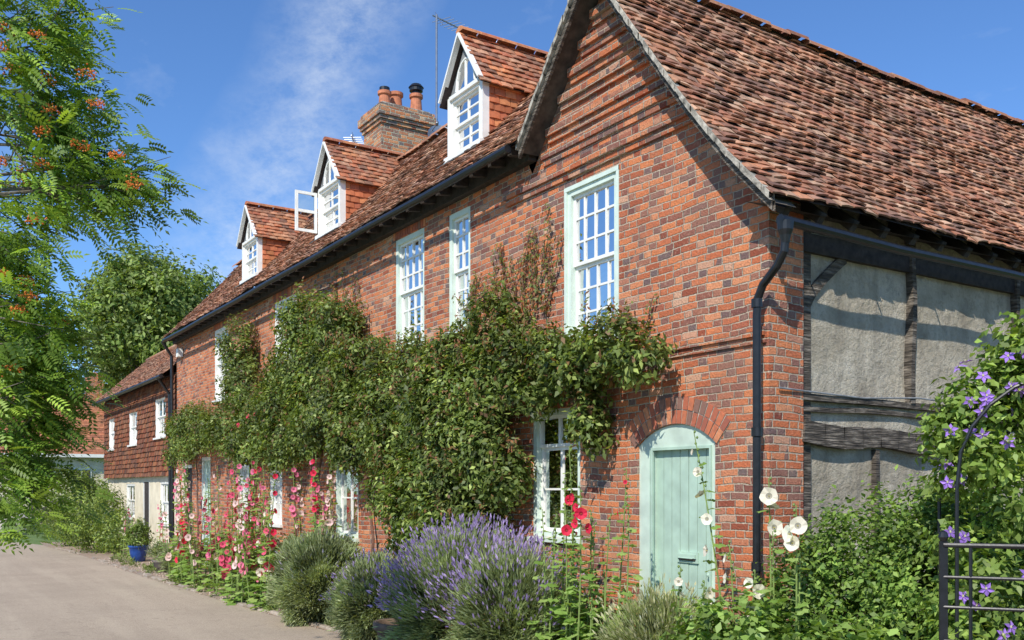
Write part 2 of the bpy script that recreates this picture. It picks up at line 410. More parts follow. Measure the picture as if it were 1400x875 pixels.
for i in range(N):
    a=ya+(yb-ya)*i/N;b=ya+(yb-ya)*(i+1)/N
    mb.quad((6.02,b,2.26),(6.02,a,2.26),(6.02,a,arcz(a)-.002),(6.02,b,arcz(b)-.002))
mb.quad((6.02,ya,2.26),(6.02,yb,2.26),(6.12,yb,2.26),(6.12,ya,2.26))
mb.box(6.0,6.019,yb-.21,yb-.185,.06,2.27,1); mb.box(6.0,6.019,ya+.055,ya+.075,.06,2.27,1); mb.box(6.0,6.019,ya+.075,yb-.21,2.245,2.27,1)
mb.box(6.008,6.02,yb-.17,yb-.16,.06,2.25,1)
py0,py1=ya+.06,yb-.19; npl=7
for i in range(npl):
    a=py0+(py1-py0)*i/npl+.004; b=py0+(py1-py0)*(i+1)/npl-.004
    mb.box(6.06+random.uniform(0,.004),6.10,a,b,.08,2.25,2)
mb.box(6.075,6.11,py0,py1,.08,2.25,3)
mb.box(6.045,6.062,6.25,6.52,1.21,1.31,2); mb.box(6.036,6.047,6.28,6.49,1.232,1.25,3); mb.box(6.030,6.047,6.27,6.50,1.252,1.29,2)
mb.tube([(6.035,6.29,1.26),(6.015,6.30,1.255),(6.015,6.47,1.255),(6.035,6.48,1.26)],.006,6,2)
mb.lathe((6.03,6.10,1.12),[(0,-.02),(.016,-.012),(.02,0),(.016,.012),(0,.02)],10,2)
mb.build('front_door',[MINTP,MINT,MINT,DARKT,METAL],house)
sash('sash_window',house,6,*W1,4,6,MINTW,barm=WHITE,fw=.06)
mb=MB(); mb.box(5.992,6.02,7.305,7.345,3.40,5.09); mb.box(5.992,6.02,8.175,8.215,3.40,5.09); mb.box(5.99,6.02,7.305,8.215,5.045,5.09)
mb.build('window_casing',[MINTW],house)

# south flank
mb=MB()
nx,nz=60,18
def pw(x,z): return YC+.06+.028*noise.noise(Vector((x*1.3,z*1.5,7)))+.008*noise.noise(Vector((x*5,z*5,2)))
for i in range(nx):
    for j in range(nz):
        x0,x1=6.42+10.58*i/nx,6.42+10.58*(i+1)/nx; z0,z1=4.4*j/nz,4.4*(j+1)/nz
        mb.quad((x0,pw(x0,z0),z0),(x1,pw(x1,z0),z0),(x1,pw(x1,z1),z1),(x0,pw(x0,z1),z1),0)
yt=YC+.06
def wob_beam(a,b,w,h,mat=1,seg=14,amp=.014):
    a=Vector(a);b=Vector(b);prev=None
    for i in range(seg+1):
        p=a.lerp(b,i/seg); q=p+Vector((0,0,noise.noise(p*1.7+Vector((3,1,h*50)))*amp*2)) if abs((b-a).z)<abs((b-a).x) else p+Vector((noise.noise(p*1.7)*amp*2,0,0))
        hh=h*(1+.25*noise.noise(p*2.3+Vector((9,0,0))))
        if prev: mb.beam(prev[0]-(q-prev[0]).normalized()*.004,q,w,(prev[1]+hh)/2,mat)
        prev=(q,hh)
wob_beam((6.42,yt-.03,2.66),(17,yt-.03,2.60),.07,.055,1,30)
wob_beam((6.42,yt-.02,2.58),(17,yt-.02,2.54),.05,.04,1,30)
wob_beam((6.42,yt-.03,2.36),(10,yt-.03,2.29),.10,.17,1,14,.02); wob_beam((10,yt-.03,2.29),(17,yt-.03,2.3),.10,.16,1,16)
for xx in (7.92,9.7,11.6,13.5): wob_beam((xx,yt-.015,2.68),(xx+.02,yt-.015,4.3),.12,.06,1,10,.018)
for xx in (7.43,9.1,10.9): wob_beam((xx,yt-.01,.3),(xx,yt-.01,2.24),.11,.055,1,8,.016)
mb.box(6.43,6.55,yt-.03,yt+.01,0,4.3,1); mb.beam((6.42,yt-.02,3.98),(17,yt-.02,3.98),.06,.16,2)
pts=[(6.50+.50*i/9, yt-.008, 3.45+.46*((i/9)**.75)) for i in range(10)]
for a,b in zip(pts[:-1],pts[1:]): mb.beam(a,b,.05,.09,1)
mb.build('timber_framed_side_wall',[PLAST,TIMBER,DARKT],house)
mb=MB(); mb.tube([(6.1,YC-.02,2.72),(6.42,YC-.015,2.71),(7.2,yt-.07,2.69),(8,yt-.08,2.73),(9.5,yt-.07,2.68)],.008,6)
mb.build('wall_cable',[LEAD],house)
Lr=math.hypot(RY-5.15,RZ-4.17); XV=5.70; XE=17
def southsurf(u,v):
    t=v/Lr; x=XV+u
    sag=-.07*math.sin(math.pi*min(max(t,0),1))-.10*math.sin((x-5.7)*.33)**2*t+.045*noise.noise(Vector((x*.8,v*.9,0)))
    bell=.05*max(0,.18-t)/.18
    return Vector((x,5.15+(RY-5.15)*t-bell,4.17+(RZ-4.17)*t+sag+bell*.6))
mb=MB(); tiles(mb,southsurf,XE-XV,Lr,(0,-(RZ-4.17),(RY-5.15)),w=.165,g=.098,jit=1.9)
nn=Vector((0,-(RZ-4.17),(RY-5.15))).normalized()
for i in range(24):
    for j in range(10):
        u0,u1=(XE-XV)*i/24,(XE-XV)*(i+1)/24; v0,v1=Lr*j/10,Lr*(j+1)/10
        mb.quad(*[southsurf(a,b)-nn*.008 for a,b in ((u0,v0),(u1,v0),(u1,v1),(u0,v1))],1)
Ln=math.hypot(9.6-RY,SLN*(9.6-RY)); VN=Vector((0,-1,SLN)).normalized()
P0=Vector((XE,9.6,RZ-SLN*(9.6-RY)))
def northsurf(u,v): return P0+Vector((-u,0,0))+VN*v
mb.quad(*[northsurf(a,b) for a,b in ((0,0),(XE-6.6,0),(XE-6.6,Ln),(0,Ln))],1)
tiles(mb,northsurf,XE-XV-.9,Ln,(0,SLN,1),g=.11,mask=lambda u,v:u>XE-12)
P1=Vector((6.7,8.68,RZ-SLN*(8.68-RY))); L1=math.hypot(8.68-RY,SLN*(8.68-RY))
def n1(u,v): return P1+Vector((-u,0,0))+VN*v
tiles(mb,n1,1.0,L1,(0,SLN,1),g=.1)
mb.quad(*[n1(a,b) for a,b in ((0,0),(1,0),(1,L1),(0,L1))],1)
x=XV
while x<XE:
    zz=southsurf(x-XV,Lr).z+.035; k=random.uniform(.75,1.1)
    c=random.choice(TC[:3]); c=tuple(a*k for a in c); j=random.uniform(-.015,.015)
    v=[]
    for xx in (x,x+.31):
        for q in range(7):
            a=math.pi*q/6; v.append((xx,RY+.11*math.cos(a),zz+j-.03+.085*math.sin(a)))
    mb.add(v,[(q,q+1,8+q,7+q) for q in range(6)]+[(0,1,2,3,4,5,6)],0,c); x+=.32
mb.build('roof',[TILE,UNDER],house)
mb=MB()
def verge(pa):
    prev=None
    for p in pa:
        if prev is not None:
            j=random.uniform(-.01,.008); a,b=prev,p
            for x0,x1,o0,o1,mt in ((XV-.012,XV+.05,-.045+random.uniform(-.01,.01),.016,0),(XV+.025,XV+.06,-.13,-.04,1)):
                jj=j if mt==0 else 0
                vs=[(x0+jj,a.y,a.z+o0),(x0+jj,b.y,b.z+o0),(x0+jj,b.y,b.z+o1),(x0+jj,a.y,a.z+o1),(x1,a.y,a.z+o0),(x1,b.y,b.z+o0),(x1,b.y,b.z+o1),(x1,a.y,a.z+o1)]
                mb.add(vs,[(0,1,2,3),(4,7,6,5),(0,4,5,1),(3,2,6,7)],mt)
            mb.quad((XV+.06,a.y,a.z-.06),(6.0,a.y,a.z-.06),(6.0,b.y,b.z-.06),(XV+.06,b.y,b.z-.06),2)
        prev=p
verge([southsurf(0,Lr*i/34) for i in range(35)])
ridge=Vector((XV,RY,RZ-.01)); foot=Vector((XV,8.70,RZ-SLN*(8.70-RY)))
verge([ridge.lerp(foot,i/14) for i in range(15)])
mb.build('verge',[MORTAR,TIMBER,plain('old_soffit_board',(.10,.085,.07),.9,.3,8,.3)],house)
mb=MB()
mb.quad((XV+.06,5.16,4.13),(XE,5.16,4.13),(XE,YC+.06,4.22),(XV+.06,YC+.06,4.22),0)
x=6.0
while x<XE: mb.beam((x,5.19,4.12),(x,YC+.05,4.32),.07,.09,0); x+=.42
gy=5.09
def gz(x): return 4.00-.010*(x-5.75)
mb.tube([(5.80,gy,gz(5.8)),(7.3,gy+.01,gz(7.3)-.015),(9,gy,gz(9)),(13,gy,gz(13)),(XE,gy,gz(17))],.040,10,1)
x=6.2
while x<XE: mb.tube([(x,gy,gz(x)-.04),(x,5.2,gz(x)+.05)],.008,5,1); x+=.9
mb.lathe((5.86,gy,3.82),[(.033,0),(.045,.06),(.062,.10),(.066,.17)],14,1)
mb.tube([(5.86,gy,3.86),(5.86,gy+.01,3.76),(5.87,5.18,3.66),(5.885,5.34,3.54),(5.89,5.40,3.44),(5.89,5.41,3.3),(5.89,5.41,.05)],.034,12,1)
for zz in (3.40,2.35,1.25): mb.lathe((5.89,5.41,zz),[(.034,-.04),(.046,-.035),(.046,.035),(.034,.04)],12,1)
mb.build('guttering',[DARKT,BLACK],house)
mb=MB(); mb.quad((17,YC,0),(17,9.6,0),(17,9.6,4.3),(17,YC,4.3)); mb.add([(17,YC,4.3),(17,9.6,4.3),(17,RY,RZ-.1)],[(0,1,2)])
mb.quad((17,9.6,0),(9.2,9.6,0),(9.2,9.6,4.6),(17,9.6,4.6)); mb.build('rear_walls',[BRICK],house)

# ================================================================ TERRACE
ter=empty('brick_house')
Y0,Y1=8.65,25.0; EX,EZ=5.65,5.68; TX,TZ=7.60,7.80; SL=(TZ-EZ)/(TX-EX)
wins=[(10.21,10.77,3.90,5.42,2,6),(11.44,12.34,3.86,5.43,4,6),(16.35,17.53,3.78,5.38,4,6),(20.51,21.58,3.84,5.41,3,6)]
gw=[(11.99,12.5,1.05,2.66),(13.63,14.56,1.1,2.68),(17.1,17.8,1.2,2.7),(18.95,19.8,1.2,2.7),(21.9,22.7,.06,2.6),(23.5,24.5,.06,2.45)]
mb=MB()
ops=[w[:4] for w in wins]+gw
wall_x(mb,6,YJ,Y1,lambda y:5.78,ops)
mb.quad((6,Y1,0),(6,Y1,5.8),(9.2,Y1,5.8),(9.2,Y1,0)); mb.add([(6,Y1,5.8),(9.2,Y1,5.8),(TX,Y1,TZ-.1)],[(0,1,2)])
mb.quad((9.2,Y0,0),(9.2,Y1,0),(9.2,Y1,5.8),(9.2,Y0,5.8))
mb.add([(6,Y0,5.7),(9.2,Y0,5.7),(TX,Y0,TZ-.1)],[(0,1,2)])
mb.build('front_wall',[BRICK],ter)
for w,(fm,bm) in zip(wins,((MINTW,WHITE),(MINTW,WHITE),(WHITE,WHITE),(WHITE,WHITE))):
    sash('sash_window',ter,6,*w[:4],w[4],w[5],fm,barm=bm,fw=.07)
sash('ground_floor_window',ter,6,*G1,2,2,MINTW,transom=2.34,barm=WHITE,fw=.065)
sash('ground_floor_window',ter,6,*gw[0],1,2,MINTW,transom=2.25,barm=WHITE)
sash('ground_floor_window',ter,6,*gw[1],2,2,MINTW,transom=2.3,barm=WHITE)
sash('ground_floor_window',ter,6,*gw[2],2,3,WHITE,transom=2.3); sash('ground_floor_window',ter,6,*gw[3],2,3,WHITE,transom=2.3)
for a,b,c,d in gw[4:]:
    mb=MB(); mb.box(6.02,6.12,a,a+.07,c,d); mb.box(6.02,6.12,b-.07,b,c,d); mb.box(6.018,6.12,a+.07,b-.07,d-.08,d)
    for i in range(2):
        for k in range(3):
            w=(b-a-.14)/2; h=(d-.08-c)/3
            mb.box(6.055,6.07,a+.07+w*i+.05,a+.07+w*(i+1)-.05,c+h*k+.06,c+h*(k+1)-.06,1)
    mb.box(6.07,6.11,a+.07,b-.07,c,d-.08,1); mb.build('cottage_door',[WHITE,DARKT if a>23 else MINTP],ter)
mb=MB()
for a,b,c,d in [w[:4] for w in wins[1:]]+gw[:4]+[G1]:
    n=int((b-a+.1)/.075)
    for i in range(n):
        yy=a-.05+(b-a+.1)*i/n
        mb.box(5.992,5.9995,yy+.004,yy+.069,d+.01,d+.215,0,random.choice(VC))
mb.build('window_lintels',[VOUS],ter)
L=math.hypot(TX-EX,TZ-EZ)
def fsurf(u,v):
    y=Y1+.15-u; t=v/L
    return Vector((EX+(TX-EX)*t,y,EZ+(TZ-EZ)*t-.06*math.sin(math.pi*min(max(t,0),1))-.06*math.sin(y*.55)**2*(.3+.7*t)+.035*noise.noise(Vector((y*.7,v,3)))))
mb=MB()
tiles(mb,fsurf,Y1+.15-Y0,L,(-(TZ-EZ),0,TX-EX),w=.168,g=.105,jit=1.6)
for i in range(24):
    for j in range(6):
        u0,u1=(Y1+.15-Y0)*i/24,(Y1+.15-Y0)*(i+1)/24; v0,v1=L*j/6,L*(j+1)/6
        mb.quad(*[fsurf(a,b)-Vector((-.7,0,.7))*.010 for a,b in ((u0,v0),(u1,v0),(u1,v1),(u0,v1))],1)
bs_=plane_surf((9.55,Y0,EZ),(0,1,0),(-(9.55-TX),0,TZ-EZ)); tiles(mb,bs_,Y1-Y0,L,((TZ-EZ),0,TX-EX),w=.3,g=.2,jit=1)
mb.quad((9.55,Y0,EZ-.02),(9.55,Y1+.1,EZ-.02),(TX,Y1+.1,TZ-.03),(TX,Y0,TZ-.03),1)
y=Y0
while y<Y1+.1:
    zz=fsurf(Y1+.15-y,L).z+.03; k=random.uniform(.75,1.1); c=tuple(a*k for a in random.choice(TC[:3])); v=[]
    for yy in (y,y+.31):
        for q in range(7):
            a=math.pi*q/6; v.append((TX+.11*math.cos(a),yy,zz-.03+.09*math.sin(a)))
    mb.add(v,[(q,q+1,8+q,7+q) for q in range(6)]+[(0,1,2,3,4,5,6)],0,c); y+=.32
mb.build('roof',[TILE,UNDER],ter)
mb=MB()
mb.quad((EX+.03,Y0,EZ-.03),(6,Y0,EZ+.06),(6,Y1+.1,EZ+.06),(EX+.03,Y1+.1,EZ-.03),0)
mb.box(5.90,5.999,Y0+.1,Y1,5.54,5.72,0)
y=Y0+.2
while y<Y1: mb.beam((EX+.05,y,EZ-.06),(6.0,y,EZ-.02),.07,.09,0); y+=.42
g=[(EX-.03,Y0+.1,EZ-.07)]+[(EX-.03,Y0+.1+i*2.0,EZ-.07-.004*i-.012*(i%2)) for i in range(1,9)]
mb.tube(g,.045,10,1)
mb.tube([(EX-.03,24.9,EZ-.1),(5.86,24.95,EZ-.45),(5.9,24.95,.05)],.04,10,1)
mb.box(5.86,5.98,24.3,24.5,5.15,5.35,2)
mb.build('guttering',[DARKT,BLACK,WHITE],ter)
# dormers
def dormer(y0,y1,openc=False):
    e=ter; xf=6.25; zs=EZ+SL*(xf-EX)-.05; ze=7.14; za=7.85; ym=(y0+y1)/2; xb=EX+(ze-EZ)/SL+.1
    mb=MB()
    fw=.075
    mb.box(xf,xf+.12,y0,y0+fw,zs,ze); mb.box(xf,xf+.12,y1-fw,y1,zs,ze)
    mb.box(xf-.02,xf+.12,y0+fw,y1-fw,ze-.05,ze); mb.box(xf-.05,xf+.12,y0-.02,y1+.02,zs-.02,zs+.05)
    mb.add([(xf+.03,y0,ze),(xf+.03,y1,ze),(xf+.03,ym,za-.05)],[(0,1,2)],3)
    n=8; pts=[(xf+.02,ym+.24*math.cos(math.pi*i/n),ze+.03+.36*math.sin(math.pi*i/n)) for i in range(n+1)]
    mb.tube(pts,.02,6,0); mb.box(xf+.012,xf+.03,ym-.02,ym+.02,ze,ze+.4)
    v=[(xf+.022,a[1],a[2]) for a in pts]; mb.add(v,[tuple(range(len(v)))],1)
    mb.beam((xf-.07,y0-.06,ze-.05),(xf-.07,ym,za-.02),.03,.075,0,up=(1,0,0)); mb.beam((xf-.072,y1+.06,ze-.05),(xf-.072,ym,za-.02),.03,.075,0,up=(1,0,0))
    for yy,s in ((y0,1),(y1,-1)): mb.add([(xf+.1,yy+.02*s,zs-.1),(xb,yy+.02*s,ze),(xf+.1,yy+.02*s,ze)],[(0,1,2)],2)
    mb.build('dormer_front',[WHITE,GLASS,UNDER,LEAD],e)
    mb=MB()
    sf=plane_surf((xf+.1,y0+.01,zs-.05),(1,0,0),(0,0,1))
    msk=lambda u,v: (zs-.05+v)>EZ+SL*(xf+.1+u-EX)-.12
    tiles(mb,sf,xb-xf+.05,ze-zs+.05,(0,-1,0),w=.165,g=.1,cols=HC,mask=msk,jit=.6,mat=1)
    sf=plane_surf((xb+.05,y1-.01,zs-.05),(-1,0,0),(0,0,1))
    tiles(mb,sf,xb-xf-.05,ze-zs+.05,(0,1,0),w=.165,g=.1,cols=HC,mask=lambda u,v:(zs-.05+v)>EZ+SL*(xb+.05-u-EX)-.12,jit=.6,mat=1)
    hw=(y1-y0)/2+.07; drop=(za-ze)*hw/((y1-y0)/2); Ls=math.hypot(hw,drop); XB=7.7
    for sgn in (-1,1):
        if sgn<0: sf=plane_surf((xf-.08,ym-hw,za-drop),(1,0,0),(0,hw,drop)); nr=(0,-drop,hw)
        else: sf=plane_surf((XB,ym+hw,za-drop),(-1,0,0),(0,-hw,drop)); nr=(0,drop,hw)
        tiles(mb,sf,XB-xf+.08,Ls,nr,w=.165,g=.1,jit=1,cols=TC[:5]+HC)
        mb.quad(sf(0,0),sf(XB-xf+.08,0),sf(XB-xf+.08,Ls),sf(0,Ls),2)
    x=xf-.08
    while x<XB:
        v=[]
        for xx in (x,x+.3):
            for q in range(7):
                a=math.pi*q/6; v.append((xx,ym+.09*math.cos(a),za+.01+.07*math.sin(a)))
        mb.add(v,[(q,q+1,8+q,7+q) for q in range(6)]+[(0,1,2,3,4,5,6)],0,random.choice(HC)); x+=.31
    mb.build('dormer_roof',[TILE,HANG,UNDER],e)
    sash('dormer_window',e,xf,y0+fw,y1-fw,zs+.05,ze-.05,2,4,WHITE,fw=.04,sill=False,room=.02,rdep=.45)
    mb=MB(); mb.beam((xf-.12,ym,zs-.07),(xf+.05,ym,zs+.02),y1-y0+.2,.012,0,up=(0,0,1)); mb.build('lead_flashing',[LEAD],e)
    if openc:
        mb=MB(); yy=y1-.02; X0=xf-.42; X1=xf-.02; z0,z1=zs+.1,ze-.05
        for a in (X0,X1-.05,): mb.box(a,a+.05,yy,yy+.035,z0,z1)
        for c in (z0,(z0+z1)/2-.015,z1-.05): mb.box(X0+.05,X1-.05,yy+.002,yy+.033,c,c+.05)
        mb.quad((X0+.05,yy+.015,z0),(X1-.05,yy+.015,z0),(X1-.05,yy+.015,z1),(X0+.05,yy+.015,z1),1)
        mb.build('open_casement',[WHITE,GLASS],e)
dormer(10.33,11.24); dormer(14.95,15.95,True); dormer(19.3,20.35)
mb=MB()
cx0,cx1,cy0,cy1=7.60,8.65,16.2,17.0
mb.box(cx0,cx1,cy0,cy1,6.9,8.72)
for o,z0,z1 in ((.03,8.72,8.79),(.06,8.79,8.86),(.09,8.86,9.0),(.05,9.0,9.08)): mb.box(cx0-o,cx1+o,cy0-o,cy1+o,z0,z1)
mb.box(cx0+.02,cx1-.02,cy0+.02,cy1-.02,9.08,9.13,1)
def pot(x,y,h,r): mb.lathe((x,y,9.12),[(r*1.15,0),(r*1.15,.05),(r,.07),(r*.85,h-.08),(r*1.1,h-.06),(r*1.1,h),(r*.7,h),(r*.6,h-.2)],18,2)
pot(7.85,16.6,.36,.12); pot(8.15,16.72,.44,.13); pot(8.45,16.45,.38,.12)
mb.lathe((8.45,16.45,9.46),[(.08,0),(.08,.10),(.13,.11),(.13,.17),(.15,.18),(.10,.24),(0,.25)],16,3)
mb.lathe((7.85,16.6,9.46),[(.09,0),(.1,.02),(.1,.1),(0,.13)],12,3)
mb.build('chimney_stack',[CHIMB,MORTAR,TERRA,BLACK],ter)
mb=MB(); A=Vector((8.72,16.12,8.0)); mb.tube([A,A+Vector((0,0,3.0))],.022,8)
T=A+Vector((0,0,2.95)); D=Vector((.98,-.15,-.25)); mb.tube([T-D*.08,T+D*1.15],.014,6)
for i in range(14):
    p=T+D*(.1+i*.078); w=.19-.006*i; mb.tube([p+Vector((-.1,w,0))*1,p-Vector((-.1,w,0))],.006,4); 
mb.tube([T+D*.05+Vector((0,.15,.18)),T+D*.05-Vector((0,.15,.18))],.006,4)
mb.tube([A+Vector((0,0,.9)),Vector((8.65,16.25,8.8))],.012,6); mb.tube([A+Vector((0,0,.45)),Vector((8.65,16.25,8.4))],.012,6)
mb.build('tv_aerial',[METAL])
mb=MB(); A=Vector((7.5,17.1,8.0)); mb.tube([A+Vector((0,0,-.6)),A+Vector((0,0,.62))],.015,8)
T=A+Vector((0,0,.5)); D=Vector((-.55,-.75,.1)).normalized(); mb.tube([T-D*.2,T+D*.5],.01,6)
for i in range(8):
    p=T+D*(-.15+i*.08); mb.tube([p+Vector((.14,-.1,0)),p-Vector((.14,-.1,0))],.006,4); mb.tube([p+Vector((0,0,.1)),p-Vector((0,0,.1))],.005,4)
mb.build('tv_aerial',[METAL])
mb=MB(); c=Vector((8.75,16.05,8.62)); dn=Vector((-.35,-.85,.35)).normalized(); a=dn.orthogonal().normalized(); b=dn.cross(a); v=[];f=[]
for i in range(5):
    r=.24*i/4
    for k in range(20):
        t=2*math.pi*k/20; v.append(c+a*r*math.cos(t)+b*r*math.sin(t)+dn*(r*r*1.2))
for i in range(4):
    for k in range(20): f.append((i*20+k,i*20+(k+1)%20,(i+1)*20+(k+1)%20,(i+1)*20+k))
mb.add(v,f); mb.tube([c-b*.2,c+dn*.28-b*.1],.01,6); mb.tube([c+dn*.25-b*.1,c+dn*.33-b*.1],.03,8); mb.tube([c,c-dn*.12,Vector((8.66,16.25,8.5))],.015,6)
mb.build('satellite_dish',[METAL],None,True)

# ================================================================ TILE-HUNG COTTAGE
cot=empty('tile_hung_cottage')
mb=MB(); cx=6.0; c0,c1=25.05,35.0
gop=[(26.3,27.3,.9,2.05),(28.6,29.4,.06,2.05),(30.6,31.9,.95,2.0)]
wall_x(mb,cx+.1,c0,c1,lambda y:2.25,gop)
mb.quad((cx+.1,c1,0),(9,c1,0),(9,c1,4.8),(cx+.1,c1,4.8)); mb.add([(cx,c1,4.8),(9,c1,4.8),(7.4,c1,6.3)],[(0,1,2)])
mb.quad((9,c0,0),(9,c1,0),(9,c1,4.8),(9,c0,4.8))
mb.build('rendered_wall',[CREAM],cot)
mb=MB(); uop=[(26.1,27.3,3.25,4.35),(29.7,30.8,3.18,4.22),(33.2,34.1,3.15,4.2)]
mb.box(cx-.0,cx+.1,c0,c1,2.22,2.3,1)
inop=lambda y,z:any(a<y<b and c<z<d for a,b,c,d in uop)
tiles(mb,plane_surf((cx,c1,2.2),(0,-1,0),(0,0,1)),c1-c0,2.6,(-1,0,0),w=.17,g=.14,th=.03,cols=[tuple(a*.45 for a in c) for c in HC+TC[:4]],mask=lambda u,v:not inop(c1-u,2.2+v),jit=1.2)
sub=MB(); wall_x(sub,cx+.012,c0,c1,lambda y:4.85,uop,z0=2.25); sub.build('first_floor_wall',[UNDER],cot)
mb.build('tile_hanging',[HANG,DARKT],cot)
for o in uop: sash('casement_window',cot,cx-.03,*o,2,2,WHITE,mid=False)
for o in (gop[0],gop[2]): sash('casement_window',cot,cx+.1,*o,2,2,WHITE)
a,b,c,d=gop[1]; mb=MB(); mb.box(cx+.12,cx+.2,a,b,c,d,0); mb.box(cx+.1,cx+.19,a,a+.06,c,d,1); mb.box(cx+.1,cx+.19,b-.06,b,c,d,1); mb.build('cottage_door',[DARKT,WHITE],cot)
mb=MB(); s=plane_surf((5.68,c1+.15,4.78),(0,-1,0),(1.72,0,1.55)); Lc=math.hypot(1.72,1.55)
tiles(mb,s,c1-c0+.15,Lc,(-1.55,0,1.72),w=.17,g=.11); mb.quad(s(0,0),s(c1-c0+.15,0),s(c1-c0+.15,Lc),s(0,Lc),1)
mb.quad((9.1,c0,4.78),(9.1,c1+.15,4.78),(7.4,c1+.15,6.33),(7.4,c0,6.33),0,(.25,.09,.06))
for i in range(31):
    y=c0+i*.32; mb.tube([(7.4,y,6.34),(7.4,y+.31,6.34)],.08,8,0,random.choice(TC))
mb.build('roof',[TILE,UNDER],cot)
mb=MB(); mb.tube([(5.62,c0,4.72),(5.62,c1,4.7)],.05,8,0); mb.tube([(5.62,c0+.3,4.7),(5.9,c0+.3,4.3),(5.93,c0+.3,.05)],.04,8,0); mb.build('guttering',[BLACK],cot)

# ================================================================ BACKGROUND HOUSE
bh=empty('background_house')
mb=MB(); mb.box(1.5,12,54,61,0,3.8); mb.build('walls',[CREAM],bh)
mb=MB(); s=plane_surf((1.0,53.6,3.6),(1,0,0),(0,3.9,3.5)); Lb=math.hypot(3.9,3.5)
tiles(mb,s,11.5,Lb,(0,-3.5,3.9),w=.3,g=.2,cols=[(.48,.17,.09),(.4,.14,.08),(.52,.21,.11)]); mb.quad(s(0,0),s(11.5,0),s(11.5,Lb),s(0,Lb),1)
mb.quad((1,61.4,3.6),(12.5,61.4,3.6),(12.5,57.5,7.1),(1,57.5,7.1),0,(.4,.13,.06))
for x in (1.5,12): mb.add([(x,54,3.8),(x,61,3.8),(x,57.5,7.0)],[(0,1,2)],0,(.4,.13,.06))
mb.box(8.9,9.7,57.0,58.0,6.6,8.3,2)
mb.build('roof',[TILE,UNDER,BRICK],bh)
mb=MB()
for x in (2.5,5.0,7.6,9.6):
    mb.box(x,x+1.0,53.93,53.99,1.6,2.9,0); mb.box(x+.08,x+.46,53.9,53.925,1.7,2.8,1); mb.box(x+.54,x+.92,53.9,53.925,1.7,2.8,1)
mb.box(1,12.5,53.5,53.58,3.45,3.62,0)
mb.build('windows',[WHITE,ROOM],bh)

# ================================================================ GROUND
def grass_mat():
    m,nt,bs=newmat('grass'); p=POS(nt)
    c=RAMP(nt,NOI(nt,p,2,8,.7),[(.3,(.07,.12,.03)),(.5,(.12,.19,.045)),(.7,(.2,.25,.08))])
    nt.links.new(c,bs.inputs['Base Color']); bs.inputs['Roughness'].default_value=.95; BUMP(nt,bs,NOI(nt,p,25,6),.8,.05); return m
def road_mat():
    m,nt,bs=newmat('road_surface'); p=POS(nt)
    c=RAMP(nt,NOI(nt,p,60,5,.85),[(.3,(.21,.165,.125)),(.5,(.42,.34,.255)),(.7,(.62,.52,.40))])
    c=MIX(nt,MR(nt,NOI(nt,p,.45,5,.6),.42,.65,0,.42),c,(.29,.235,.18))
    c=MIX(nt,MR(nt,NOI(nt,VSC(nt,p,(1.4,.10,1)),1.2,4),.48,.68,0,.4),c,(.54,.45,.34))
    c=MIX(nt,MR(nt,NOI(nt,p,7,6,.7),.52,.75,0,.4),c,(.26,.205,.155))
    v=nt.nodes.new('ShaderNodeTexVoronoi'); v.feature='DISTANCE_TO_EDGE'; v.inputs['Scale'].default_value=.45
    w=nt.nodes.new('ShaderNodeVectorMath'); w.operation='ADD'; nt.links.new(p,w.inputs[0])
    nn_=nt.nodes.new('ShaderNodeTexNoise'); nn_.inputs['Scale'].default_value=2.5; nt.links.new(p,nn_.inputs['Vector']); nt.links.new(nn_.outputs[1],w.inputs[1]); nt.links.new(w.outputs[0],v.inputs['Vector'])
    c=MIX(nt,MR(nt,v.outputs[0],0,.006,.3,0),c,(.15,.12,.10))
    nt.links.new(c,bs.inputs['Base Color']); bs.inputs['Roughness'].default_value=.95; bs.inputs['Specular IOR Level'].default_value=.15; BUMP(nt,bs,NOI(nt,p,90,4),.6,.012); return m
def gravel_mat():
    m,nt,bs=newmat('gravel'); p=POS(nt)
    v=nt.nodes.new('ShaderNodeTexVoronoi'); v.inputs['Scale'].default_value=28; nt.links.new(p,v.inputs['Vector'])
    c=MIX(nt,.5,RAMP(nt,NOI(nt,p,3,6),[(.3,(.26,.18,.12)),(.6,(.46,.35,.25)),(.8,(.55,.44,.33))]),v.outputs['Color'],'MULTIPLY')
    c=MIX(nt,.4,c,(.44,.32,.24))
    nt.links.new(c,bs.inputs['Base Color']); bs.inputs['Roughness'].default_value=.95; BUMP(nt,bs,v.outputs[0],.9,.03); return m
GR=grass_mat(); RD=road_mat(); GV=gravel_mat(); SOIL=plain('soil',(.14,.095,.065),.95,.3,12,.8)
def sheet(name,pts,z,mat):
    mb=MB(); mb.add([(x,y,z) for x,y in pts],[tuple(range(len(pts)))]); return mb.build(name,[mat])
sheet('ground',[(-400,-400),(400,-400),(400,400),(-400,400)],0,GR)
edge=[(4.9,-30),(4.9,6),(4.88,11),(4.62,16),(4.45,22),(4.4,28),(4.1,34),(3.0,38.5),(.5,41.5),(-3,43.5),(-20,46)]
sheet('road',edge+[(-20,39),(-6,37),(-3.5,33),(-3.0,20),(-3.0,-30)],.004,RD)
sheet('gravel_verge',[(6.0,5.3),(6.0,36)]+[(4.1,36)]+[(4.0,34),(4.33,28),(4.38,22),(4.55,16),(4.8,11),(4.82,5.3)],.008,GV)
sheet('flower_bed',[(4.9,-2),(6.0,-2),(6.0,5.2),(6,5.29),(4.83,5.29)],.010,SOIL)
sheet('garden_soil',[(6.01,-2),(14,-2),(14,5.42),(6.01,5.36)],.006,SOIL)
mb=MB(); y=8.0
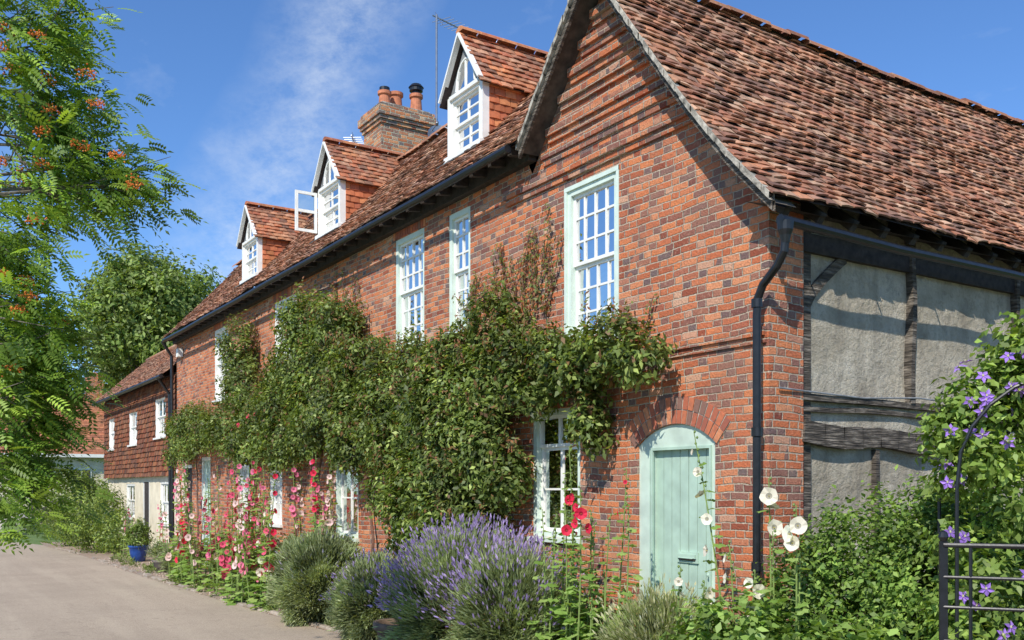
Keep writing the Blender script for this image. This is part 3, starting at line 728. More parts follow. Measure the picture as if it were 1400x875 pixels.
def ex(y):
    for (xa,ya_),(xb_,yb_) in zip(edge[:-1],edge[1:]):
        if ya_<=y<=yb_: return xa+(xb_-xa)*(y-ya_)/(yb_-ya_)
    return 4.4
while y<33:
    l=random.uniform(.15,.4); h=random.uniform(.02,.055); x=ex(y)+random.uniform(-.03,.03); k=random.uniform(.7,1.4)
    if random.random()<.7:
        w=random.uniform(.09,.14); v=[]
        for zz,ins in ((0.,0),(h*.7,.004),(h,.02)):
            for dx,dy in ((-w/2+ins,ins),(w/2-ins,ins+random.uniform(-.01,.01)),(w/2-ins,l-ins),(-w/2+ins,l-ins)): v.append((x+dx,y+dy,zz))
        mb.add(v,[(0,1,5,4),(1,2,6,5),(2,3,7,6),(3,0,4,7),(4,5,9,8),(5,6,10,9),(6,7,11,10),(7,4,8,11),(8,9,10,11)],0,(.34*k,.28*k,.22*k))
    y+=l+.02
for i in range(2600):
    y=random.uniform(9.5,27); x=ex(y)+random.uniform(-.2,.55)+abs(random.gauss(0,.3)); r=random.uniform(.008,.03); k=random.uniform(.7,1.6)
    v=[(x+r*a*random.uniform(.7,1.2),y+r*b*random.uniform(.7,1.2),.008+max(0,r*c)) for a,b,c in ((1,0,.2),(0,1,.2),(-1,0,.2),(0,-1,.2),(0,0,.9))]
    mb.add(v,[(0,1,4),(1,2,4),(2,3,4),(3,0,4)],0,(.38*k,.30*k,.23*k))
mb.build('kerb_stones',[col_mat('stone',dark=(.16,.14,.12))])
def rock(name,c,r,col):
    mb=MB(); v=[];f=[];n=12;m=8
    for i in range(m+1):
        ph=math.pi*i/m
        for k in range(n):
            t=2*math.pi*k/n; d=Vector((math.sin(ph)*math.cos(t),math.sin(ph)*math.sin(t),math.cos(ph)))
            q=1+.25*noise.noise(d*1.5+Vector(c)); v.append((c[0]+d.x*r[0]*q,c[1]+d.y*r[1]*q,c[2]+d.z*r[2]*q))
    for i in range(m):
        for k in range(n): f.append((i*n+k,i*n+(k+1)%n,(i+1)*n+(k+1)%n,(i+1)*n+k))
    mb.add(v,f,0,col); return mb.build(name,[bpy.data.materials['stone']],None,True)
rock('boulder',(4.0,42.6,.3),(.8,.5,.5),(.45,.40,.34))
mb=MB()
for i in range(6):
    x=4.8+i*1.1; mb.box(x,x+.12,45,45.12,0,1.35)
for z in (.35,.65,.95,1.2): mb.box(4.8,10.4,44.96,44.995,z,z+.1)
mb.beam((4.9,44.93,.35),(5.9,44.93,1.25),.04,.09)
mb.build('wooden_fence',[TIMBER])
mb=MB(); mb.box(-12,3.0,47,47.3,0,1.5); mb.box(-12.04,3.04,46.96,47.34,1.5,1.58); mb.build('garden_wall',[BRICK])

# ================================================================ PLANTS
GREENS=[(.10,.16,.033),(.17,.25,.05),(.26,.35,.085)]
def plant(name,V,C,mat=None,parent=None): return quads_obj(name,V,C,mat or LEAF,parent)
cl=[(6.6,3.1,.28,.26),(6.95,3.25,.38,.30),(7.3,3.2,.36,.30),(7.7,3.14,.42,.32),(7.5,2.72,.22,.35),(7.42,2.5,.14,.28),(8.2,3.28,.44,.32),(8.75,3.4,.47,.36),(9.15,3.78,.38,.36),
(9.35,3.05,.55,.50),(10.0,3.5,.50,.38),(10.2,2.87,.65,.6),(9.3,2.35,.48,.55),(10.5,2.14,.7,.6),(11.0,1.66,.65,.6),(9.8,1.75,.7,.55),(10.3,1.3,.65,.55),(11.8,3.18,.8,.55),(11.0,3.4,.6,.4),
(12.7,3.65,.75,.5),(13.8,4.3,.65,.5),(15.0,4.6,.7,.5),(15.3,3.95,1.0,.65),(14.1,3.14,1.0,.62),(13.0,2.95,.7,.55),(13.1,2.45,.5,.4),(16.3,3.35,.8,.55),(17.2,2.9,.9,.5),
(16.0,2.75,.7,.48),(14.6,3.6,.9,.55),(18.7,4.55,.5,.65),(18.5,3.9,.55,.6),(19.4,3.15,1.0,.52),(22.2,3.2,1.3,.58),(23.5,2.95,.8,.5),(20.8,3.1,.9,.4),(8.3,2.9,.3,.25),(10.9,2.8,.55,.5),(9.9,2.4,.6,.6),(11.6,2.5,.45,.5),
(8.85,2.05,.25,.35),(8.6,3.0,.35,.3),(11.7,1.9,.4,.5),(14.9,2.75,.5,.35),(17.9,3.3,.6,.5),(18.6,2.75,.7,.38),(12.2,2.75,.5,.4),(13.4,3.7,.6,.4),(9.5,1.25,.5,.45)]
clumps=[(5.80-min(.14,min(b_,c_)*.25)-random.uniform(0,.08),y,z,.15+.36*min(b_,c_),b_*random.uniform(.92,1.12),c_*random.uniform(.92,1.12)) for (y,z,b_,c_) in cl]
CG=[(.10,.145,.032),(.16,.22,.05),(.29,.35,.095),(.22,.125,.055)]
V,C=foliage(clumps,112000,.082,.042,CG,sub=40,subr=.18,wts=[4,4,2.4,.7],up=.5,droop=.4,bright=(.45,1.5),shell=.4)
shP=[];mbst=MB()
def shoot(y,z,n,step=.07,dirz=1.,spread=.5):
    P=[];py,pz=y,z;a=random.uniform(-spread,spread)
    for i in range(n):
        a+=random.uniform(-.35,.35); a*=.93
        py+=math.sin(a)*step; pz+=math.cos(a)*step*dirz; P.append((5.965-random.random()*.03,py,pz))
    return P
for (ya_,yb_,za_,n,k) in ((8.4,9.4,3.8,14,15),(9.4,10.2,3.7,10,9),(11,13,3.7,6,7),(13.3,15.6,4.6,8,10),(16.2,17,3.6,8,4),(18.2,19.1,4.7,8,7),(6.4,7.2,3.3,3,6),(22,24,3.4,5,6)):
    for _ in range(k):
        P=shoot(random.uniform(ya_,yb_),za_,n+random.randint(-3,3)); mbst.tube(P,.004,4); shP+=P
for _ in range(140):
    c=random.choice(clumps); P=[(c[0]-c[3]*.8*random.random(),c[1]+random.uniform(-c[4],c[4]),c[2]+c[5]*.6)]
    for i in range(5): p=P[-1]; P.append((p[0]-random.uniform(-.02,.05),p[1]+random.uniform(-.06,.06),p[2]+random.uniform(.01,.07)))
    mbst.tube(P,.003,4); shP+=P
shP=np.array(shP); shP=np.repeat(shP,5,axis=0)+rng.normal(size=(len(shP)*5,3))*np.array([.012,.03,.03]); k=len(shP)
Vs=leafquads(shP,np.array([-1,0,.4])+rng.normal(size=(k,3))*.4,rng.normal(size=(k,3))+np.array([0,0,-.4]),.06*rng.uniform(.6,1.3,k),.026*rng.uniform(.7,1.2,k))
Cs=np.array([(.17,.21,.055),(.34,.15,.07),(.23,.26,.08)])[rng.integers(0,3,k)]*rng.uniform(.7,1.2,(k,1))
climb=plant('climbing_plant',np.concatenate([V,Vs]),np.concatenate([C,Cs]))
for (y,zz) in ((9.9,2.6),(10.4,3.3),(11.1,2.2),(14.9,4.0),(15.2,4.3),(18.6,4.6),(16.1,3.4),(22.6,3.2),(12.9,3.0)):
    P=[(5.9,y,0)]
    for i in range(1,9): P.append((5.88+random.uniform(-.03,.03),y+random.uniform(-.12,.12),zz*i/8))
    mbst.tube(P,[.03-.0025*i for i in range(9)],6)
mbst.build('stems',[plain('reddish_stem',(.18,.09,.06),.85,.2,20,.2)],climb)
def flower(mb,p,d,r,col,cc=(.55,.5,.12)):
    p=Vector(p);d=Vector(d).normalized();a=d.orthogonal().normalized();b=d.cross(a);ph=random.uniform(0,6.28);n=15
    inner=[];outer=[]
    for k in range(n):
        t=ph+2*math.pi*k/n; w=.86+.14*abs(math.cos(2.5*(t-ph)))+random.uniform(-.05,.05)
        inner.append(p+(a*math.cos(t)+b*math.sin(t))*r*.35+d*r*.15); outer.append(p+(a*math.cos(t)+b*math.sin(t))*r*w+d*r*(.38+random.uniform(-.12,.12)))
    mb.add([p]+inner,[(0,1+k,1+(k+1)%n) for k in range(n)],0,tuple(x*.5 for x in col))
    f=[(k,(k+1)%n,n+(k+1)%n,n+k) for k in range(n)]
    mb.add(inner+outer,f,0,col)
    mb.add([p+d*r*.45]+[p+(a*math.cos(t)+b*math.sin(t))*r*.09 for t in (0,1.57,3.14,4.71)],[(0,1,2),(0,2,3),(0,3,4),(0,4,1)],0,cc)
mb=MB()
for _ in range(3): flower(mb,(5.35+random.random()*.1,random.uniform(16.5,18.5),random.uniform(2.9,3.5)),(-1,-.5,.3),.045,(.75,.05,.12))
mb.build('roses',[PETAL],climb)

# rowan tree
rw=MB(); root=Vector((-.9,6.9,0)); ctr=Vector((-.75,6.95,2.0))
rw.tube([root,root+Vector((.03,.02,.9)),ctr,Vector((-.65,7.05,3.2)),Vector((-.5,7.1,4.6)),Vector((-.45,7.1,6.0))],[.13,.11,.10,.08,.05,.02],10)
F=Vector((.5441,.8391,0)); Rr=Vector((.8391,-.5441,0))
def site(f,r,z): return F*f+Rr*r+Vector((0,0,z))
ends=[]
for f,r,z in ((6.0,-2.96,4.8),(5.7,-3.1,4.57),(6.3,-2.95,4.9),(6.1,-2.92,4.4),(6.0,-2.85,4.3),(6.2,-3.05,4.15),(6.0,-2.78,4.05),(6.1,-2.62,3.98),(5.9,-2.52,3.78),(6.1,-2.65,3.72),
 (6.0,-3.1,3.7),(5.8,-2.8,3.85),(6.1,-3.22,3.35),(6.2,-3.28,3.0),(6.0,-3.05,3.05),(6.1,-3.02,2.85),(5.9,-3.15,2.65),(6.2,-3.08,2.55),(6.0,-3.16,2.3),(6.2,-3.12,2.2),(6.0,-3.22,2.02),
 (6.1,-3.15,2.05),(5.9,-3.22,1.75),(6.2,-3.2,5.2),(5.6,-2.98,5.0),(6.0,-2.9,4.2),(6.3,-3.1,3.9),(5.7,-3.05,4.3),
 (6.4,-3.4,3.5),(5.6,-2.98,3.4),(6.4,-3.35,2.75),(5.7,-2.98,2.9),(6.5,-3.4,2.45),(6.3,-3.3,4.4),(5.8,-2.9,4.6),(6.4,-3.35,2.1),(6.5,-3.0,3.9),(5.8,-3.08,2.45),(6.1,-3.3,3.15),(6.3,-3.2,2.95),(6.0,-2.42,3.82),
 (6.2,-3.1,2.4),(6.0,-2.95,2.6),(6.2,-3.15,1.85),(6.0,-2.98,2.75)):
    ends.append(site(f,r,z))
nvis=len(ends)
for i in range(26):
    ends.append(site(random.uniform(5.0,7.4),random.uniform(-5.3,-3.5),random.uniform(2.0,5.6)))
LV=[];LC=[]; berr=MB()
for ei,e in enumerate(ends):
    h=max(1.6,min(5.2,e.z-random.uniform(.3,1.0))); s0=Vector((-.75+.08*(h-2),6.95+.05*(h-2),h)); mid=s0.lerp(e,.55)+Vector((0,0,.25))
    rw.tube([s0,mid,e],[.024,.013,.005],6)
    for t in range(5):
        d=Vector([random.gauss(0,.17) for _ in range(3)]); rw.tube([mid.lerp(e,random.uniform(.5,1)),e+d],[.005,.002],4)
    nl=66 if ei<nvis else 44; br=random.uniform(.65,1.35); sg_=random.uniform(.11,.17)
    for q in range(nl):
        p=e+Vector((random.gauss(0,sg_),random.gauss(0,sg_),random.gauss(0,sg_*.8)))
        out=(p-s0); out.z*=.3; out.normalize()
        D=(out+Vector([random.gauss(0,.6) for _ in range(3)])+Vector((0,0,-.4))).normalized()
        Nn=(Vector((random.gauss(0,.5)-.3,random.gauss(0,.5)-.3,1))); Nn=(Nn-D*Nn.dot(D)).normalized(); Sd=Nn.cross(D)
        ll=random.uniform(.10,.16); c=random.choice([(.17,.28,.035),(.24,.38,.05),(.32,.46,.07),(.11,.19,.03)]); k=br*random.uniform(.8,1.2)
        for s in range(6):
            bp=p+D*ll*(.15+.85*s/6)-Vector((0,0,1))*(s/6)**2*.03
            for sg in (-1,1): LV.append((bp,Nn,(Sd*sg+D*.4),.050*(1-.08*abs(s-3)),.019)); LC.append((c[0]*k,c[1]*k,c[2]*k))
        LV.append((p+D*ll-Vector((0,0,.03)),Nn,D,.045,.018)); LC.append((c[0]*k,c[1]*k,c[2]*k))
P=np.array([tuple(a[0]) for a in LV]);Nn=np.array([tuple(a[1]) for a in LV]);Dd=np.array([tuple(a[2]) for a in LV])
Vr=leafquads(P,Nn,Dd,np.array([a[3] for a in LV]),np.array([a[4] for a in LV]),.1)
rowan=empty('rowan_tree')
quads_obj('leaves',Vr,np.array(LC),LEAF,rowan)
rw.build('trunk_and_branches',[BARK],rowan)
bpts=[(-2.56,4.38),(-2.5,4.19),(-2.77,4.16),(-3.04,4.65),(-2.80,4.35),(-2.82,3.83),(-3.09,3.85),(-2.27,3.72),(-2.38,3.89),(-2.86,3.5),(-2.97,2.96),(-3.09,3.18),(-2.85,4.6),(-3.0,2.6),(-2.6,3.95),(-3.0,4.4)]
bp3=[site(5.7,r,z) for r,z in bpts]+[random.choice(ends)+Vector((random.uniform(-.15,.2),random.uniform(-.2,.1),random.uniform(0,.22))) for _ in range(18)]
for c in bp3:
    for q in range(46):
        a=random.uniform(0,6.28); rr=.058*math.sqrt(random.random()); p=c+Vector((rr*math.cos(a),rr*math.sin(a),random.gauss(0,.014)+.02*(1-(rr/.055)**2))); s=.0068
        col=random.choice([(.72,.24,.06),(.66,.17,.04),(.78,.34,.09)])
        vs=[p+Vector(d)*s for d in ((1,0,0),(-1,0,0),(0,1,0),(0,-1,0),(0,0,1),(0,0,-1))]
        berr.add(vs,[(0,2,4),(2,1,4),(1,3,4),(3,0,4),(2,0,5),(1,2,5),(3,1,5),(0,3,5)],0,col)
berr.build('berries',[PETAL],rowan)

def tree(name,base,h,clumps,n,L,cols,trunk=.25,bright=(.55,1.35)):
    e=empty(name); mb=MB(); b=Vector(base)
    mb.tube([b,b+Vector((.1,0,h*.35)),b+Vector((0,.1,h*.6)),b+Vector((.1,0,h*.85))],[trunk,trunk*.8,trunk*.5,trunk*.15],10)
    for c in clumps:
        s=b+Vector((0,0,h*random.uniform(.3,.5))); mb.tube([s,s.lerp(Vector(c[:3]),.6)+Vector((0,0,.3)),Vector(c[:3])],[trunk*.4,trunk*.2,trunk*.06],6)
    mb.build('trunk_and_limbs',[BARK],e)
    V,C=foliage(clumps,n,L,L*.6,cols,sub=60,subr=.14,bright=bright,shell=.65); quads_obj('leaves',V,C,LEAF,e)
def crown(c,R,H,k,r):
    out=[]
    for i in range(k):
        d=Vector([random.gauss(0,1) for _ in range(3)]).normalized(); q=random.uniform(.35,.85)
        rr=r*random.uniform(.75,1.25); out.append((c[0]+d.x*R*q,c[1]+d.y*R*q,c[2]+d.z*H*q,rr,rr,rr*.85))
    return out
TG=[(.15,.215,.05),(.21,.295,.07),(.29,.37,.10)]
tree('broadleaf_tree',(11.0,52.6,0),16,crown((11.2,52.6,10.2),4.0,5.0,38,1.8),38000,.26,TG,bright=(.45,1.35))
tree('broadleaf_tree',(5.5,66,0),13,crown((5.5,66,8),5,4.5,20,2.0),14000,.34,TG)
tree('broadleaf_tree',(-4,58,0),12,crown((-4,58,7.5),5,4.5,18,2.0),9000,.36,TG)
tree('broadleaf_tree',(15.5,70,0),11,crown((15.5,70,7.5),4.5,4,16,2.0),8000,.36,TG)
cl2=[]
for i in range(46):
    a=-.9+i*.1; x=130*math.sin(a*1.3); y=110*math.cos(a*.9); cl2.append((x,y,4,6+random.random()*4,6,4.5+random.random()*3))
V,C=foliage(cl2,20000,1.0,.7,TG,sub=30,subr=.2); plant('distant_trees',V,C)
V,C=foliage([(4.9,29.6,.9,.75,.9,.95),(5.0,31.2,1.1,.8,.9,1.2),(4.8,33.2,1.2,.9,1.0,1.3),(5.1,28.4,.7,.5,.6,.7)],14000,.085,.045,GREENS+[(.34,.42,.09)],sub=60,subr=.14); plant('garden_shrub',V,C)
V,C=foliage([(3.2+i*1.6,48.5,1.1,1.2,1.0,1.3) for i in range(6)],8000,.16,.09,GREENS,sub=40); plant('hedge',V,C)
V,C=foliage([(3.2,43.6,.1,1.4,1.0,.3),(5.8,42,.1,1.6,1.5,.35),(4.9,38.5,.15,.5,1.6,.35)],5000,.16,.014,[(.17,.26,.06),(.25,.32,.1)],mode='out',up=1); plant('long_grass',V,C)

def dome_bush(name,c,r,h,n,cols,L=.085,W=.011,spikes=0,scols=None,sp_h=.16,sw=(.014,.022)):
    cen=(c[0],c[1],c[2]+h*.42); e=empty(name)
    V,C=foliage([(cen[0],cen[1],cen[2],r,r,h*.52)],n,L,W,cols,sub=170,subr=.075,mode='out',up=.35,bright=(.6,1.3),shell=.62)
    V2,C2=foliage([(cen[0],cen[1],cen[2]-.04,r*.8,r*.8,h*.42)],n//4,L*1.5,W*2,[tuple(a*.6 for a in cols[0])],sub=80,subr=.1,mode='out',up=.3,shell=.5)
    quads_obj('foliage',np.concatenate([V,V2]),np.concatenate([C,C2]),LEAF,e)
    if spikes:
        d=norm(rng.normal(size=(spikes,3))); d[:,2]=np.abs(d[:,2])*1.1-.05; d=norm(d)
        base=np.array(cen)+d*np.array([r,r,h*.5])*rng.uniform(.8,1.0,(spikes,1))
        dr=norm(d*.8+np.array([0,0,.55])+rng.normal(size=(spikes,3))*.22)
        ln=rng.uniform(.3,1.6,(spikes,1))*sp_h; tip=base+dr*ln
        N1=np.cross(dr,rng.normal(size=(spikes,3))); N2=np.cross(dr,norm(N1))
        st=leafquads(base,N1,dr,ln[:,0]*1.05,np.full(spikes,.007),0); cst=np.tile(np.array([[.30,.36,.18]]),(spikes,1))
        Ls=rng.uniform(.04,.08,spikes); Ws=rng.uniform(*sw,spikes)
        sc=np.array(scols)[rng.integers(0,len(scols),spikes)]*rng.uniform(.7,1.25,(spikes,1))
        VV=[leafquads(tip,N1,dr,Ls,Ws,.0),leafquads(tip,N2,dr,Ls,Ws,.0)]
        quads_obj('flower_spikes',np.concatenate([st]+VV),np.concatenate([cst,sc,sc]),PETAL,e)
GY=[(.35,.41,.20),(.44,.49,.28),(.26,.32,.15)]
LVG=[(.30,.37,.15),(.39,.45,.22),(.21,.27,.11)]
LVC=[(.40,.31,.58),(.50,.39,.66),(.31,.23,.50)]
dome_bush('lavender_bush',(5.0,8.55,0),.80,1.45,27000,LVG,spikes=2100,scols=LVC,sp_h=.2)
dome_bush('lavender_bush',(4.95,7.65,0),.58,1.35,16000,LVG,spikes=850,scols=LVC,sp_h=.2)
dome_bush('grey_shrub',(4.98,12.6,0),.64,1.32,21000,GY,W=.014,spikes=160,scols=[(.38,.42,.24),(.42,.38,.48)],sp_h=.07)
dome_bush('grey_shrub',(5.0,10.75,0),.56,1.08,17000,GY,W=.014,spikes=300,scols=LVC,sp_h=.12)
dome_bush('grey_shrub',(5.3,21.6,0),.45,.8,4000,GY)
dome_bush('pale_herb',(5.35,5.95,0),.48,1.04,9000,[(.38,.42,.18),(.31,.37,.14),(.46,.46,.26)],L=.10,W=.011,spikes=350,scols=[(.55,.54,.34)])

def palmate(mb,p,d,nrm,r,col):
    d=Vector(d).normalized(); n=Vector(nrm); n=(n-d*n.dot(d)).normalized(); s=n.cross(d); v=[Vector(p)+d*r*.25]
    for k in range(11):
        t=-2.6+5.2*k/10; q=r*(1.0 if k%2==0 else .78); v.append(Vector(p)+d*r*.35+(d*math.cos(t)+s*math.sin(t))*q*.75-n*r*.12*abs(math.sin(t))+n*random.uniform(-.1,.1)*r)
    mb.add(v,[(0,k,k+1) for k in range(1,11)],1,col)
def hollyhock(name,stems):
    mb=MB()
    for st in stems:
        base,top,nf,col=st[:4]; zf=st[4] if len(st)>4 else .45; fr=st[5] if len(st)>5 else .05
        base=Vector(base);top=Vector(top);h=(top-base).length; mid=base.lerp(top,.5)+Vector((random.uniform(-.07,.07),random.uniform(-.07,.07),0))
        pt=lambda t:(base*(1-t)**2+mid*2*t*(1-t)+top*t*t)
        mb.tube([pt(i/8) for i in range(9)],[.012-.001*i for i in range(9)],6,2)
        for i in range(nf):
            t=zf+(0.93-zf)*i/max(1,nf-1)+random.uniform(-.03,.03); a=random.uniform(0,6.28)
            d=Vector((-.6+.9*math.cos(a),-.6+.9*math.sin(a),.1)); p=pt(min(t,.97))+d.normalized()*random.uniform(.03,.07)
            k=random.uniform(.8,1.15); flower(mb,p,d,fr*random.uniform(.7,1.15)*(1.1-.45*t),tuple(min(.9,c*k) for c in col))
        for i in range(10):
            t=.82+.18*i/9; a=random.uniform(0,6.28); p=pt(t)+Vector((math.cos(a),math.sin(a),0))*.016
            mb.lathe(p,[(0,-.012),(.011,0),(.007,.01),(0,.015)],6,1,(.22,.32,.09))
        nlv=int(15*h)
        for i in range(nlv):
            t=(i/nlv)**1.15*.92; a=random.uniform(0,6.28); d=Vector((math.cos(a),math.sin(a),.25)); r=(.115-.07*t)*random.uniform(.8,1.15)
            p0=pt(t); p=p0+d.normalized()*(.12*(1-t)+.02); mb.tube([p0,p],.004,4,2)
            c=random.choice([(.19,.31,.06),(.26,.40,.09),(.34,.46,.13)]); palmate(mb,p,d+Vector((0,0,-.5)),Vector((0,0,1))+d*.5+Vector((random.gauss(0,.3),random.gauss(0,.3),0)),r,c)
    return mb.build(name,[PETAL,LEAF,STEMG])
RED=(.82,.035,.09); PINK=(.82,.20,.34); PALE=(.87,.60,.58); CRE=(.86,.79,.66)
st=[((5.0,6.85,0),(5.02,6.88,1.98),4,RED,.76,.075),((4.98,6.7,0),(5.0,6.62,1.9),5,RED,.80,.075),((5.2,7.05,0),(5.2,7.05,2.28),3,(.7,.1,.15),.66,.025),((5.25,6.5,0),(5.3,6.35,2.05),2,RED,.8,.03)]
for i in range(20):
    y=random.uniform(6.35,7.1); x=random.uniform(4.9,5.3); st.append(((x,y,0),(x+random.uniform(-.1,.1),y+random.uniform(-.1,.1),random.uniform(.9,1.8)),0,RED))
hollyhock('hollyhock_plant',st)
st=[]
for i in range(44):
    y=random.uniform(14.3,20.2); x=4.66+random.uniform(-.02,.45); h=random.uniform(1.1,2.6)
    st.append(((x,y,0),(x+random.uniform(-.2,.2),y+random.uniform(-.3,.3),h),random.randint(6,11),random.choice([RED,PINK,PINK,PINK,PALE,PALE,PALE,CRE,(.78,.10,.2)]),.30,.068))
hollyhock('hollyhock_plant',st)
st=[]
for i in range(11):
    y=random.uniform(13.5,15.2); x=random.uniform(5.4,5.7); h=random.uniform(1.8,2.5)
    st.append(((x,y,0),(x+random.uniform(-.15,.15),y+random.uniform(-.25,.25),h),7,random.choice([PINK,PINK,PALE,RED]),.62,.072))
hollyhock('hollyhock_plant',st)
st=[((5.2,y,0),(5.2+random.uniform(-.1,.1),y,random.uniform(1.0,1.6)),7,random.choice([PALE,CRE,PINK]),.5,.05) for y in (25.9,26.4,27,27.6,28.0,22.9,23.4)]
hollyhock('hollyhock_plant',st)
hollyhock('white_hollyhock',[((5.2,4.98,0),(5.2,5.42,2.33),5,CRE,.6,.06),((5.15,4.6,0),(5.15,4.62,1.96),3,CRE,.84,.088),((5.1,4.35,0),(5.0,4.25,1.78),3,CRE,.84,.09),((5.1,4.75,0),(5.12,4.72,1.30),5,CRE,.7,.075),((5.0,5.2,0),(5.0,5.1,1.2),3,CRE,.8,.065),((5.0,4.2,0),(5.1,4.3,1.45),0,CRE),((5.1,4.5,0),(5.0,4.45,1.6),0,CRE),((5.05,4.9,0),(5.1,4.95,1.5),2,CRE,.8,.05),((4.95,5.35,0),(4.95,5.3,1.3),3,CRE,.8,.055)])
HG=[(.11,.19,.035),(.19,.30,.055),(.28,.40,.085)]
V,C=foliage([(5.85,4.30,.95,.55,.5,.85),(6.0,3.8,1.0,.55,.5,.87),(5.55,4.6,.75,.4,.4,.75),(6.7,4.2,.95,.7,.6,.87),(6.4,3.6,.9,.6,.6,.8)],56000,.046,.032,HG,sub=170,subr=.11,shell=.78,bright=(.45,1.4)); plant('hedge_shrub',V,C)
V,C=foliage([(4.95,5.0,.55,.3,.3,.5),(4.95,4.6,.6,.3,.3,.5),(5.0,4.1,.5,.35,.35,.5),(5.0,3.7,.5,.35,.35,.5)],8000,.075,.055,[(.23,.35,.08),(.30,.43,.11),(.17,.26,.06)],sub=60,subr=.15,shell=.6); plant('garden_shrub',V,C)
V,C=foliage([(5.6,7.9,.5,.3,.6,.6),(5.65,6.9,.4,.25,.3,.5),(5.5,11.6,.45,.35,.8,.5),(5.5,13.6,.5,.4,.8,.6),(5.5,15.5,.5,.4,1.2,.5),(5.5,18.5,.5,.4,1.5,.5)],16000,.07,.035,GREENS,sub=60,subr=.15); plant('border_plants',V,C)
V,C=foliage([(ex(y)+random.uniform(.1,.7),y,.04,.12,.14,.09) for y in np.arange(9.5,27,.45)],5000,.06,.018,GREENS+[(.3,.34,.12)],sub=8,mode='out',up=.8); plant('verge_weeds',V,C)

arch=empty('garden_arch')
mb=MB()
A0=site(5.5,2.58,0); A1=site(5.1,3.7,0)
def archpts(o): 
    P=[A0+o+Vector((0,0,z)) for z in np.linspace(0,1.9,6)]
    for i in range(1,12):
        t=math.pi*i/12; P.append(A0.lerp(A1,.5-.5*math.cos(t))+o+Vector((0,0,1.95+.6*math.sin(t))))
    return P+[A1+o+Vector((0,0,z)) for z in np.linspace(1.9,0,6)]
o2=site(.45,.1,0)
for o in (Vector((0,0,0)),o2): mb.tube(archpts(o),.011,8)
pa,pb=archpts(Vector((0,0,0))),archpts(o2)
for i in range(1,len(pa),2): mb.tube([pa[i],pb[i]],.006,6)
mb.build('iron_hoops',[BLACK],arch)
cc=[]
for i,p in enumerate(pa):
    q=p+o2*.5; rr=.18
    if i<6: rr=.2 if q.z<.5 else .12
    cc.append((q.x+random.uniform(-.05,.05),q.y+random.uniform(-.05,.05),q.z+.05,rr,rr,rr))
for f,r,z,s in ((5.6,3.05,2.72,.2),(5.6,3.12,2.45,.22),(5.65,2.98,2.15,.2),(5.7,2.95,1.8,.18),(5.7,2.85,1.35,.2),(5.7,2.75,1.0,.25),(5.5,2.75,2.05,.12)):
    c=site(f,r,z); cc.append((c.x,c.y,c.z,s,s,s))
V,C=foliage(cc,16000,.062,.040,[(.17,.26,.05),(.25,.37,.07),(.34,.46,.11)],sub=22,subr=.3,droop=.6,bright=(.5,1.35))
quads_obj('clematis_leaves',V,C,LEAF,arch)
mb=MB(); PUR=(.36,.20,.66)
for i in range(75):
    q=random.choice(cc[3:]); d=Vector((random.gauss(-.6,.5),random.gauss(-.7,.5),random.gauss(.3,.4))).normalized(); p=Vector(q[:3])+d*q[3]*1.3
    a=d.orthogonal().normalized();b=d.cross(a);ph=random.uniform(0,6);k=random.uniform(.7,1.3)
    for s in range(5):
        t=ph+2*math.pi*s/5; u=a*math.cos(t)+b*math.sin(t); w=d.cross(u); r=.046
        mb.add([p,p+u*r*.5+w*r*.28+d*.006,p+u*r+d*-.004,p+u*r*.5-w*r*.28+d*.006],[(0,1,2,3)],0,tuple(x*k for x in PUR))
    mb.lathe(p,[(.006,0),(.006,.012),(0,.014)],6,0,(.6,.6,.35))
mb.build('clematis_flowers',[PETAL],arch)

mb=MB(); a=site(4.75,2.16,0); b=site(4.2,3.6,0)
def at(t,z): p=a.lerp(b,t); return Vector((p.x,p.y,z))
mb.beam(at(0,0),at(0,1.63),.04,.014,0,up=(F.x,F.y,0)); mb.beam(at(.5,0),at(.5,1.63),.04,.014,0,up=(F.x,F.y,0)); mb.beam(at(1,0),at(1,1.63),.05,.014,0,up=(F.x,F.y,0))
for z in (1.61,1.45,1.30,1.13,.95,.75,.5): mb.tube([at(0,z),at(1,z)],.009 if z<1.6 else .013,8)
for t in (.08,.9): mb.tube([at(t,.4),at(t,1.61)],.009,6)
mb.lathe(at(0,1.63),[(.015,0),(.026,.02),(.018,.045),(0,.055)],10)
mb.build('iron_fence',[BLACK])

mb=MB(); mb.lathe((5.15,25.4,0),[(.12,0),(.16,.02),(.21,.25),(.22,.36),(.25,.38),(.25,.42),(.2,.42),(.19,.33),(0,.33)],24)
pt=mb.build('flower_pot',[plain('blue_glaze',(.02,.07,.28),.2,.1,8,.02)],None,True)
V,C=foliage([(5.15,25.4,.7,.25,.25,.35)],1800,.09,.03,GREENS,sub=30,subr=.2); quads_obj('pot_plant',V,C,LEAF,pt)
mb=MB(); mb.lathe((5.05,22.0,0),[(.2,0),(.24,.02),(.27,.22),(.3,.24),(.3,.28),(.24,.28),(.22,.22),(0,.22)],24)
pt=mb.build('flower_pot',[plain('stone_pot',(.2,.16,.14),.9,.2,10,.3)],None,True)
V,C=foliage([(5.05,22.0,.45,.3,.3,.25)],1800,.07,.02,GY,sub=30,subr=.2,mode='out'); quads_obj('pot_plant',V,C,LEAF,pt)
mb=MB(); mb.lathe((4.75,9.55,0),[(.2,0),(.25,.03),(.3,.3),(.34,.33),(.34,.40),(.28,.40),(.27,.33),(0,.33)],24)
mb.build('flower_pot',[plain('brown_pot',(.18,.12,.08),.9,.2,10,.3)],None,True)

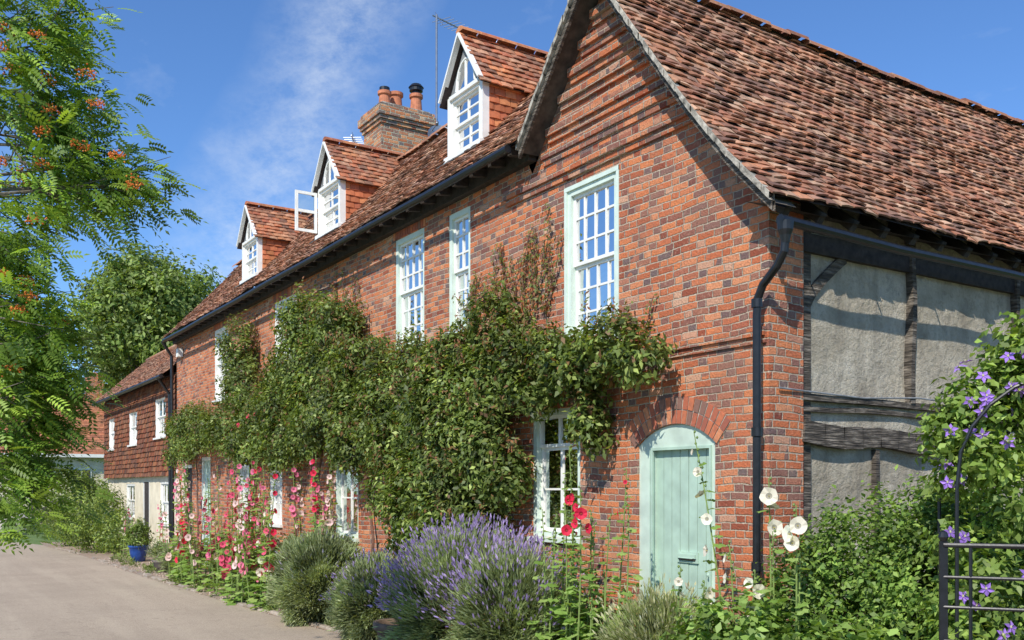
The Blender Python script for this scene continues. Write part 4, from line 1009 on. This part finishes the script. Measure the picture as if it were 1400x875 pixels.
# ================================================================ LIGHT / SKY
sd=Vector((-.85,-.56,.95)).normalized(); el=math.asin(sd.z); az=math.atan2(sd.x,sd.y)
sl=bpy.data.lights.new('sun','SUN'); sl.energy=5.0; sl.angle=math.radians(.53); sl.color=(1,.95,.86)
so=bpy.data.objects.new('sun',sl); COL.objects.link(so); so.rotation_euler=(-sd).to_track_quat('-Z','Y').to_euler()
w=bpy.data.worlds.new('World'); S.world=w; w.use_nodes=True; nt=w.node_tree; bg=nt.nodes['Background']
sk=nt.nodes.new('ShaderNodeTexSky'); sk.sky_type='NISHITA'; sk.sun_disc=False; sk.sun_elevation=el; sk.sun_rotation=az; sk.air_density=1.0; sk.dust_density=.2; sk.ozone_density=3.0
g=nt.nodes.new('ShaderNodeTexCoord').outputs['Generated']
dp=nt.nodes.new('ShaderNodeVectorMath'); dp.operation='DOT_PRODUCT'; nt.links.new(g,dp.inputs[0]); dp.inputs[1].default_value=(-.888,.158,.432)
wob=M(nt,'MULTIPLY',M(nt,'SUBTRACT',NOI(nt,g,3,4),.5),.08)
band=MR(nt,M(nt,'ABSOLUTE',M(nt,'ADD',dp.outputs['Value'],wob)),0.0,.075,1,0)
mp=nt.nodes.new('ShaderNodeMapping'); nt.links.new(g,mp.inputs[0]); mp.inputs['Rotation'].default_value=(.3,.5,.4); mp.inputs['Scale'].default_value=(9,3,14)
wis=MR(nt,NOI(nt,mp.outputs[0],3.2,9,.70),.36,.78)
gen=M(nt,'MULTIPLY',MR(nt,NOI(nt,mp.outputs[0],.9,8,.6),.60,.84),.26)
cf=M(nt,'ADD',M(nt,'MULTIPLY',M(nt,'MULTIPLY',band,wis),.52),M(nt,'ADD',gen,M(nt,'MULTIPLY',band,.08)),clamp=True)
skc=MIX(nt,1.0,sk.outputs[0],(.82,1.14,1.52),'MULTIPLY')
c=MIX(nt,cf,skc,(7.0,7.7,8.6))
nt.links.new(c,bg.inputs[0]); bg.inputs[1].default_value=.118

# ================================================================ CAMERA
cd=bpy.data.cameras.new('camera'); cam=bpy.data.objects.new('camera',cd); COL.objects.link(cam); S.camera=cam
cd.sensor_width=36; cd.lens=33.35; cd.shift_y=.1632; cd.clip_end=1500; cd.clip_start=.05
cam.location=(0,0,1.9); cam.rotation_euler=(math.radians(90),0,-math.radians(32.96))
S.view_settings.view_transform='Standard'; S.view_settings.look='None'; S.view_settings.exposure=0
